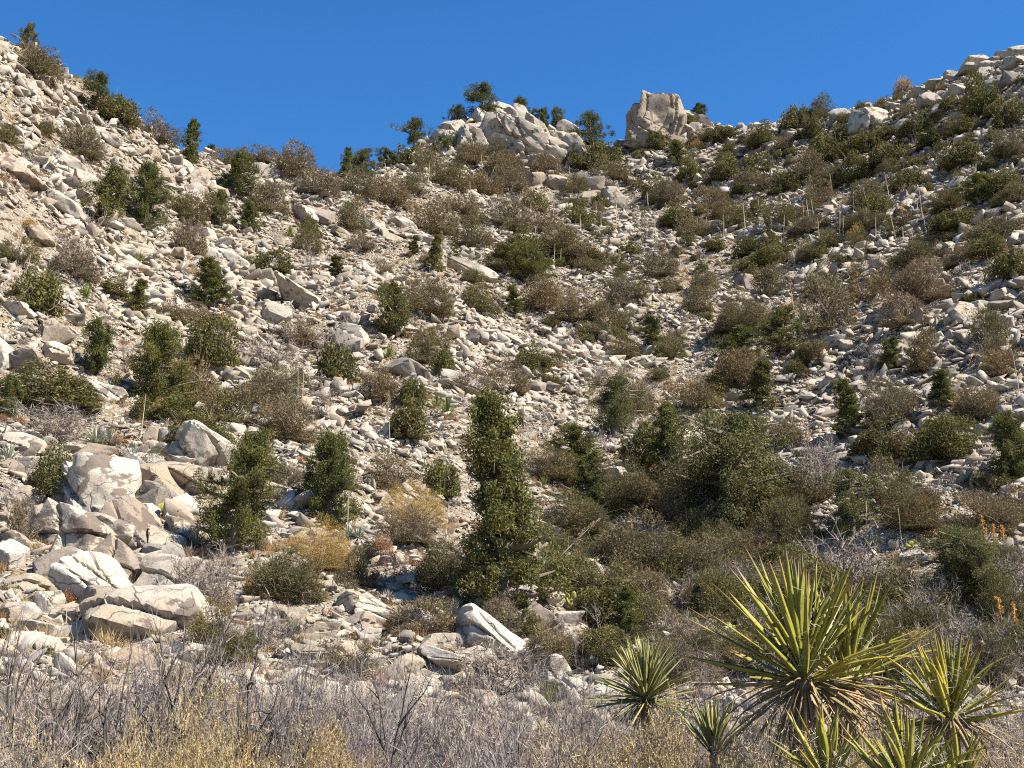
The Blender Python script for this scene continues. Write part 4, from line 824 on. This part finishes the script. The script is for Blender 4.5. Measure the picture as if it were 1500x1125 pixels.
# ------------------------------------------------------------------ agaves, small yuccas, prickly pears on the slope
def rosette(seed, k, lo, hi, w, curl):
    r = np.random.default_rng(seed); Vs, Ts = [], []
    for i in range(k):
        a = i * 2.39996 + r.normal(0, 0.15); e = lo + (hi - lo) * (i / k) + r.normal(0, 0.12); L = r.uniform(0.75, 1.0); n_ = 5
        t = np.linspace(0, 1, n_); el = e + curl * t * t; dr = np.cumsum(np.cos(el)) / n_ * L; dz = np.cumsum(np.sin(el)) / n_ * L
        rd = np.array([math.cos(a), math.sin(a), 0]); sd = np.array([-math.sin(a), math.cos(a), 0])
        c = rd[None] * dr[:, None] + np.array([0, 0, 1.]) * dz[:, None]; wd = w * np.array([0.8, 1, 0.85, 0.5, 0.02])
        keel = np.array([0, 0, -0.4]) * wd[:, None]
        ring = np.stack([c - sd * wd[:, None], c + keel, c + sd * wd[:, None]], 1).reshape(-1, 3); off = sum(len(v) for v in Vs)
        q = []
        for j in range(n_ - 1):
            for m in (0, 1): q.append([off + j * 3 + m, off + j * 3 + m + 1, off + j * 3 + m + 4, off + j * 3 + m + 3])
        Vs.append(ring); Ts.append(np.array(q))
    V = np.vstack(Vs); V[:, 2] = np.maximum(V[:, 2], -0.05); return V, np.vstack(Ts)
YS = [mk_mesh('rosette', *rosette(500 + i, 70, -0.1, 1.45, 0.030, 0.05), M['yucca_small']) for i in range(3)]
AG = [mk_mesh('rosette', *rosette(510 + i, 60, 0.05, 1.35, 0.038, -0.25), M['agave']) for i in range(3)]
def small_rosette(typ, u, vb, w, h):
    p, D = hit(u, vb); s = math.hypot(D, p[2] - CAMZ) / F; k = cnt.get(typ, 0); cnt[typ] = k + 1
    o = link('small_yucca' if typ == 'y' else 'agave', (YS if typ == 'y' else AG)[k % 3], None, (p[0], p[1], p[2] - 0.01), (0, 0, random.uniform(0, 6)), (w * s * 0.7, w * s * 0.7, h * s * 1.25))
    tag(o, ('spiky yellow-green yucca rosette ' if typ == 'y' else 'silvery grey agave rosette ') + zone(u, vb), 'yucca' if typ == 'y' else 'agave', 'small yuccas on the hillside' if typ == 'y' else 'silvery agaves on the hillside')
for t in [(425, 346, 20, 18), (570, 527, 26, 20), (655, 612, 36, 32), (603, 592, 26, 24), (797, 714, 20, 18), (1030, 878, 46, 34), (1072, 862, 40, 32), (1235, 792, 44, 26), (640, 600, 28, 26), (125, 440, 26, 26), (205, 385, 22, 16), (870, 762, 50, 24), (900, 756, 40, 24), (1280, 640, 20, 16), (200, 390, 20, 16), (1420, 860, 24, 22), (802, 1042, 38, 46), (1345, 355, 20, 14), (1425, 655, 24, 18), (1175, 470, 22, 16), (888, 495, 22, 16), (1010, 640, 24, 20), (1405, 820, 26, 20)]: small_rosette('y', *t)
for t in [(140, 652, 52, 26), (160, 650, 36, 22), (195, 677, 40, 26), (12, 684, 36, 34), (288, 800, 34, 20), (400, 836, 44, 24), (425, 852, 44, 26), (385, 846, 40, 24), (440, 866, 34, 20), (525, 790, 30, 18), (510, 788, 28, 16), (795, 842, 46, 28), (818, 848, 50, 30), (840, 856, 40, 24), (1025, 908, 36, 24), (60, 830, 26, 14), (1405, 850, 26, 16), (665, 905, 30, 26), (555, 650, 28, 18), (730, 632, 22, 14), (650, 848, 30, 18), (790, 960, 30, 24), (310, 796, 30, 18), (430, 935, 34, 30)]: small_rosette('a', *t)
def pear(u, vb, w, h, n_=14):
    p, D = hit(u, vb); s = math.hypot(D, p[2] - CAMZ) / F; r = np.random.default_rng(int(u)); Vd, T = ico(2)
    e = link('prickly_pear', None, None, p, (0, 0, 0), (w * s / 2, w * s / 2, h * s)); e.empty_display_size = 0.2
    tag(e, f'yellow-green prickly pear cactus {zone(u, vb)}', 'cactus', 'prickly pears among the boulders')
    for i in range(n_):
        o = link('pad', PADM, e, (r.uniform(-0.75, 0.75), r.uniform(-0.4, 0.4), r.uniform(0.12, 0.8)), (r.normal(0, 0.4), r.normal(0, 0.5), r.uniform(0, 3.1)), tuple(np.array([0.3, 0.09, 0.2]) * r.uniform(0.8, 1.25)))
Vd, T = ico(2); PADM = mk_mesh('pad', Vd * np.stack([1 - 0.18 * (Vd[:, 2] < 0) * -Vd[:, 2] * -1, np.ones(len(Vd)), np.ones(len(Vd))], -1), T, M['cactus'], True)
for t in [(635, 908, 32, 30), (832, 895, 22, 26, 9), (238, 755, 26, 22, 9), (1062, 936, 40, 26), (1280, 800, 24, 14, 8), (1335, 806, 26, 14, 8)]: pear(*t)

# ------------------------------------------------------------------ foreground thicket of bare mauve-grey shrubs
def thicket(seed, thick=0.015, nst=17, depth=3, nchild=4, up=0.10, spread=0.55, wig=0.16, lean=(0.12, 0)):
    r = np.random.default_rng(seed); polys, tips = [], []
    for i in range(nst):
        a = r.uniform(0, 6.283); e = r.uniform(0.55, 1.45)
        grow(polys, r, (r.normal(0, .12), r.normal(0, .12), -0.06), (math.cos(a) * math.cos(e) + lean[0], math.sin(a) * math.cos(e), math.sin(e)), r.uniform(0.55, 0.85), thick * r.uniform(0.7, 1.3), depth, wig, up, nchild, tips, 3, 0.62, spread)
    tp = np.array([t[0] for t in tips]); tq = np.array([t[2] for t in tips]); td = np.array([t[1] for t in tips]); m = 3
    idx = np.repeat(np.arange(len(tp)), m); f = r.random((len(idx), 1)); P = tq[idx] * f + tp[idx] * (1 - f)
    tw = slivers(P, td[idx] + r.normal(0, 0.6, (len(idx), 3)), r.uniform(0.06, 0.18, len(idx)), 0.0034, r)
    A = tubes(polys); z = np.percentile(A[0][:, 2], 99.7); e = np.percentile(np.abs(A[0][:, 0]), 98)
    return (A[0] / (e, e, z), A[1]), (tw[0] / (e, e, z), tw[1])
TK = []
for i in range(6):
    a, b = thicket(600 + i); TK.append((mk_mesh('branches', *a, M['mauvetwig']), mk_mesh('twigs', *b, M['mauvetwig'])))
def spot(u, D): r = ray(u, 1000); return np.array([r[0] * D, r[1] * D, float(H(np.array(r[0] * D), np.array(r[1] * D)))])
def fg(kind, u, D, vtop, w, label):
    p = spot(u, D); s = D / F; zt = CAMZ + ray(u, vtop)[2] * D; h = zt - p[2]
    if kind == 'thicket':
        k = cnt.get('tk', 0); cnt['tk'] = k + 1
        e = link('bare_shrub', None, None, (p[0], p[1], p[2] - 0.02), (0, 0, random.uniform(0, 6.28)), (w * s / 2, w * s / 2, h))
        tag(e, label, 'shrub', 'bare mauve-grey shrubs in the foreground thicket'); br, tw = TK[k % 6]; link('branches', br, e); link('twigs', tw, e)['kind'] = 'stuff'; e.empty_display_size = 0.2
    else: put(kind, u, 0, w, h / s, label, D=D, p=p, lod=0)
rf = random.Random(5)
for i in range(17):
    u = -60 + i * 57 + rf.uniform(-12, 12)
    fg('thicket', u, rf.uniform(11.5, 14.5), 968 + 12 * math.sin(u / 90) + rf.uniform(-14, 18) + (14 if u > 520 else -16), rf.uniform(150, 215), 'bare mauve-grey shrub in the back row of the foreground thicket')
for i in range(15):
    u = -50 + i * 62 + rf.uniform(-14, 14)
    fg('thicket', u, rf.uniform(8.8, 10.5), 1008 + 14 * math.sin(u / 70 + 2) + rf.uniform(-14, 16) + (16 if u > 600 else -14), rf.uniform(170, 240), 'bare mauve-grey shrub in the front row of the foreground thicket')
for i, (u, vt, D, w) in enumerate([(130, 1082, 6.9, 260), (215, 1056, 7.0, 230), (290, 1096, 6.7, 260), (345, 1050, 6.9, 190), (410, 1088, 6.8, 240), (480, 1100, 6.7, 200)]):
    fg('gold' if i in (3, 5) else 'buff', u, D, vt, w, 'pale straw-buff shrub in front of the bare thicket' if i not in (3, 5) else 'yellower feathery shrub in front of the bare thicket')
for u, vt, D, w in [(880, 1078, 8.6, 300), (980, 1082, 8.4, 300), (1090, 1086, 7.8, 300), (1200, 1100, 7.2, 280), (1290, 1096, 9.5, 300), (1470, 1095, 10.5, 300)]:
    fg('buff', u, D, vt, w, 'pale buff shrub round the foot of the yuccas')
for u, vt, D, w in [(1000, 960, 15, 180), (1090, 985, 14, 170), (1330, 1000, 13, 190), (1440, 1010, 13, 200), (1500, 985, 16, 220), (1250, 1010, 12.5, 180), (900, 1010, 14, 170), (850, 995, 19, 160), (1160, 960, 18, 180), (1380, 960, 19, 200)]:
    fg('thicket', u, D, vt, w, 'bare grey shrub behind and between the yuccas')
for u, vt, D, w in [(915, 1052, 10.8, 200), (985, 1058, 10.6, 200), (1035, 1088, 8.8, 200), (1075, 1096, 8.4, 180)]:
    fg('buff', u, D, vt, w, 'pale buff shrub hiding the foot of the pale round-headed yucca')
for i, u in enumerate((-10, 60, 545, 615, 690, 765, 830)):
    fg('thicket', u, 7.2 + 0.2 * (i % 3), 1052 + 12 * (i % 2), 300, 'bare mauve-grey shrub in the lowest row beside the buff shrubs')
# two taller shrubs with dark knotty limbs stand out of the thicket
for u, D, vt, w, sd, lab in [(95, 8.4, 918, 340, 71, 'tall bare shrub with dark knotty limbs above the thicket'), (265, 9.0, 890, 280, 78, 'arching bare shrub with long dark limbs before the cream boulder'), (430, 9.4, 935, 220, 82, 'slender bare shrub with forked dark limbs in the thicket'),
                         (10, 8.0, 935, 260, 85, 'bare shrub with curved grey limbs at the thicket end'), (175, 8.8, 925, 240, 91, 'bare shrub with crossing limbs between the two tallest bare shrubs'), (350, 9.2, 945, 240, 93, 'bare shrub with thin forked limbs beside the arching bare shrub'),
                         (540, 9.0, 975, 240, 97, 'bare shrub with purple-grey limbs in the middle of the thicket'), (660, 9.2, 985, 260, 99, 'low bare shrub with splayed limbs before the rounded boulders'), (770, 9.2, 1000, 240, 103, 'low bare shrub with splayed limbs before the small yucca')]:
    a, b = thicket(sd, 0.034, 7, 3, 3, 0.06, 0.7, 0.24)
    p = spot(u, D); h = CAMZ + ray(u, vt)[2] * D - p[2]
    e = link('bare_shrub', None, None, (p[0], p[1], p[2] - 0.02), (0, 0, 0), (w * D / F / 2, w * D / F / 2, h)); e.empty_display_size = 0.2
    tag(e, lab, 'shrub', 'knotty bare shrubs in the foreground'); link('branches', mk_mesh('branches', *a, M['darkbark']), e); link('twigs', mk_mesh('twigs', *b, M['greytwig']), e)['kind'] = 'stuff'

# ------------------------------------------------------------------ big yuccas, leaf by leaf
def yucca_leaf_material(name, ramp, gloss=0.42):
    t = NT(name); g = t.add('ShaderNodeTexCoord').outputs['Generated']; z = t.add('ShaderNodeSeparateXYZ', i_Vector=g).outputs[2]
    rnd = t.add('ShaderNodeObjectInfo').outputs['Random']; pos = t.add('ShaderNodeNewGeometry').outputs['Position']
    c = t.ramp(z, ramp)
    c = t.mix(1.0, c, t.ramp(rnd, [(0, (0.72, 0.8, 0.7)), (0.5, (1, 1, 1)), (1, (1.3, 1.16, 0.95))]), 'MULTIPLY')
    nz = t.noise(pos, 45, 3, 0.7); c = t.mix(1.0, c, t.ramp(nz, [(0.3, (0.8, 0.8, 0.75)), (0.6, (1.08, 1.06, 1.0))]), 'MULTIPLY')
    p = t.add('ShaderNodeBsdfPrincipled', i_Base_Color=c, i_Roughness=gloss); p.inputs['Specular IOR Level'].default_value = 0.35
    tr = t.add('ShaderNodeBsdfTranslucent', i_Color=c)
    return t.surf(t.add('ShaderNodeMixShader', i_0=0.12, i_1=p.outputs[0], i_2=tr.outputs[0]).outputs[0])
M['yleaf'] = yucca_leaf_material('yucca_leaf', [(0.0, (0.30, 0.27, 0.10)), (0.15, (0.235, 0.225, 0.036)), (0.75, (0.29, 0.265, 0.05)), (0.88, (0.27, 0.19, 0.07)), (1.0, (0.11, 0.06, 0.03))])
M['ydead'] = yucca_leaf_material('yucca_dead_leaf', [(0.0, (0.22, 0.17, 0.11)), (0.5, (0.30, 0.22, 0.12)), (1.0, (0.17, 0.12, 0.08))], 0.7)
M['fibre'] = leaf_material('yucca_fibre', [(0.62, 0.58, 0.5)], 0.2, 0.2)
def yleaf_mesh(seed, bend, fold, mat):
    r = np.random.default_rng(seed); n_ = 9; t = np.linspace(0, 1, n_); w = np.interp(t, [0, .08, .35, .7, .92, 1], [0.72, 0.62, 1.0, 0.72, 0.25, 0.015]) * 0.021
    ang = bend * t ** 1.6; y = -np.cumsum(np.sin(ang)) / n_; z = np.cumsum(np.cos(ang)) / n_; z -= z[0]; y -= y[0]; sw = r.normal(0, 0.02) * np.sin(2.2 * t)
    c = np.stack([sw, y, z], -1); up = np.array([0, 1., 0]); sd = np.array([1., 0, 0])
    ring = np.stack([c - sd * w[:, None] + up * (w * fold)[:, None], c + up * (w * 0.12)[:, None] * (1 - fold), c + sd * w[:, None] + up * (w * fold)[:, None], c - up * (w * 0.32)[:, None]], 1)
    V = ring.reshape(-1, 3); i = np.arange(n_ - 1)[:, None] * 4; j = np.arange(4)[None]; j2 = (j + 1) % 4
    return mk_mesh('leaf', V, np.stack([i + j, i + j2, i + 4 + j2, i + 4 + j], -1).reshape(-1, 4), M[mat], False)
LG = [yleaf_mesh(i, b, 0.55, 'yleaf') for i, b in enumerate((0.0, 0.06, -0.08, 0.14, -0.14, 0.55, 0.03, -0.22))]
LD = [yleaf_mesh(20 + i, b, 0.8, 'ydead') for i, b in enumerate((0.5, 0.9, 0.3, 1.3))]
M['ydull'] = yucca_leaf_material('yucca_dull_leaf', [(0.0, (0.26, 0.24, 0.12)), (0.3, (0.235, 0.23, 0.08)), (0.9, (0.30, 0.28, 0.12)), (1.0, (0.14, 0.09, 0.05))], 0.6)
LU = [yleaf_mesh(40 + i, b, 0.55, 'ydull') for i, b in enumerate((0.0, 0.1, -0.1, 0.2, -0.15, 0.3, 0.05, -0.05))]
def yucca(u, D, vc, heads, label, green=None):
    """heads: (du px, dv px, dD m, leaf length px, leaves, lowest elevation, dead leaves)"""
    g = spot(u, D); root = link('yucca', None, None, (g[0], g[1], g[2])); root.empty_display_size = 0.2
    tag(root, label, 'yucca', 'big yuccas in the foreground'); r = np.random.default_rng(int(u)); tr, fib = [], []
    for du, dv, dD, Lp, nl, lo, nd in heads:
        Dh = D + dD; q = ray(u + du, vc + dv); c = np.array([q[0] * Dh, q[1] * Dh, CAMZ + q[2] * Dh]) - g; L = Lp * Dh / F
        tr.append(([np.array([c[0] * 0.1, c[1] * 0.1, -0.05]), np.array([c[0] * 0.5, c[1] * 0.5, c[2] * 0.45]), c - np.array([0, 0, 0.02]), c + np.array([0, 0, 0.10 * L])], [0.075, 0.07, 0.065 * max(L, 0.5), 0.02]))
        for i in range(nl + nd):
            dead = i >= nl
            t = (i + 0.5) / nl if not dead else r.random(); a = i * 2.39996 + r.normal(0, 0.2)
            el = rad(86 - (86 - lo) * t ** 1.35 + r.normal(0, 10)) if not dead else rad(r.uniform(-80, 5))
            rdl = Vector((math.cos(a), math.sin(a), 0)); d = rdl * math.cos(el) + Vector((0, 0, math.sin(el))); up = -rdl * math.sin(el) + Vector((0, 0, math.cos(el)))
            xx = up.cross(d); R = Matrix((xx, up, d)).transposed().to_4x4()
            R = R @ Matrix.Rotation(r.normal(0, 0.35), 4, 'Z')
            ll = L * (r.uniform(0.82, 1.05) if not dead else r.uniform(0.55, 0.95)) * (0.75 + 0.25 * min(1, t * 4) if not dead else 1)
            o = link('dead_leaf' if dead else 'leaf', (LD if dead else (green or LG))[int(r.integers(0, 4 if dead else 8))], root)
            o.location = Vector(c) + d * 0.035 + Vector((0, 0, 0.05 * L * (1 - 2 * min(t, 1)))); o.rotation_euler = R.to_euler(); ws = 0.9 * r.uniform(0.75, 1.15) if not dead else 0.6 * r.uniform(0.4, 1.0)
            o.scale = (ws * min(1.2, 0.5 + L * 0.6), ws * min(1.2, 0.5 + L * 0.6), ll)
            if Lp > 100 and not dead:
                for m in range(3):
                    b0 = np.array(o.location) + np.array(d) * ll * r.uniform(0.1, 0.6); q1 = b0 + r.normal(0, 0.03, 3); q2 = q1 + r.normal(0, 0.03, 3)
                    fib.append(([b0, q1, q2, q2 + r.normal(0, 0.02, 3)], [0.0013, 0.0012, 0.001, 0.0006]))
    link('trunk', mk_mesh('trunk', *tubes(tr, 8), M['ydead'], True), root)
    if fib: f_ = link('fibres', mk_mesh('fibres', *tubes(fib), M['fibre']), root); f_['kind'] = 'stuff'
yucca(1178, 8.4, 992, [(0, 0, 0, 215, 88, 6, 110), (62, 6, 0.5, 185, 54, 14, 70)], 'largest yucca, two-headed with long yellow-green leaves')
yucca(1392, 8.0, 1052, [(0, 0, 0, 132, 84, 4, 60)], 'single-headed yucca beside the largest yucca')
yucca(945, 12.5, 1022, [(0, 0, 0, 98, 150, -12, 50)], 'pale round-headed yucca behind the buff shrubs', LU)
yucca(1330, 6.2, 1165, [(0, 0, 0, 140, 46, 20, 0), (70, 10, 0.2, 110, 30, 20, 0)], 'low twin-headed yucca before the single-headed yucca')
yucca(1212, 6.6, 1150, [(0, 0, 0, 120, 34, 25, 0)], 'low yucca with few upright leaves under the largest yucca')
yucca(1046, 9.6, 1104, [(0, 0, 0, 88, 40, 48, 0)], 'small sparse yucca beside the pale rock', LU)
pear(18, 1010, 10, 10, 4) if False else None
c_ = spot(22, 5.6); e = link('cholla_cactus', None, None, (c_[0], c_[1], c_[2])); tag(e, 'yellow-green jointed cactus at the edge of the buff shrubs', 'cactus'); e.empty_display_size = 0.2
for i, (dx, dz, hh) in enumerate([(-0.04, 0.0, 1.26), (0.02, 0.02, 1.22), (0.075, 0.0, 1.22), (0.13, 0.03, 1.19), (-0.09, 0.02, 1.18)]):
    z = np.linspace(-0.02, hh, 22); link('stem', mk_mesh('stem', *tubes([(np.stack([dx * z / hh + 0.01 * np.sin(9 * z + i), dz + 0 * z, z], -1), np.concatenate([0.02 + 0.004 * np.sin(40 * z[:-1]), [0.004]]))], 8), M['cactus'], True), e)

# ------------------------------------------------------------------ labels: name each look-alike by the landmark it stands next to
def mark(name, u, v): p, D = hit(u, v); MARK.append((name, p))
for m_ in [('the tallest juniper', 717, 890), ('the dense bright green juniper', 346, 806), ('the olive juniper', 478, 778), ('the big juniper on the spur', 228, 602), ('the brown-capped huge boulder', 140, 740), ('the broad cream boulder', 226, 915),
           ('the split slab over the hollow', 682, 576), ('the white wedge boulder', 147, 574), ('the long bedrock ramp', 448, 438), ('the round dark shrub with stalk', 57, 458), ('the wide dark green dome shrub', 312, 545), ('the lone pine on the spur', 37, 82),
           ('the biggest pine on the knoll', 708, 178), ('the bushy pine in the notch', 868, 222), ('the rock pinnacle', 965, 214), ('the square brown-faced boulder', 1410, 470), ('the thin gully juniper', 905, 645), ('the wide grey-green juniper', 1062, 790),
           ('the golden olive shrub', 607, 772), ('the lone pod-topped stalk', 572, 672), ('the toppled pale stalk', 800, 845), ('the leaning dark stalk', 592, 680), ('the ridge-backed boulder', 712, 945), ('the undercut block boulder', 555, 895), ('the dark juniper with leaning stalk', 912, 948),
           ('the bright green low shrub', 1405, 340), ('the pair of orange stalks', 1480, 944), ('the rubble ledge on the crest', 1418, 96), ('the tan crag under the crest', 1275, 190), ('the paired junipers below the crest', 190, 334), ('the upright tan slab', 1092, 425), ('the bare bush with dark limbs', 1200, 728),
           ('the slender juniper on the scree', 575, 492), ('the row of saddle trees', 533, 264), ('the pale boulders under the knoll', 875, 285), ('the round-headed thicket', 1260, 880), ('the three clumped junipers', 345, 330), ('the tall juniper of the gully', 985, 718), ('the narrow juniper on the stony slope', 1245, 642)]: mark(*m_)
for o, pre, u, v in LAB:
    P_ = np.array(o.location); best = min(MARK, key=lambda m: np.linalg.norm(m[1] - P_)); dv = P_ - best[1]; dist = np.linalg.norm(dv)
    if dist < 0.28 * math.hypot(P_[0], P_[1]):
        near = dist < 3.0
        rel = 'beside' if near else ('uphill of' if dv[2] > 0.35 * dist else 'downhill of' if dv[2] < -0.35 * dist else 'level with')
        o['label'] = f'{pre} {rel} {best[0]}'
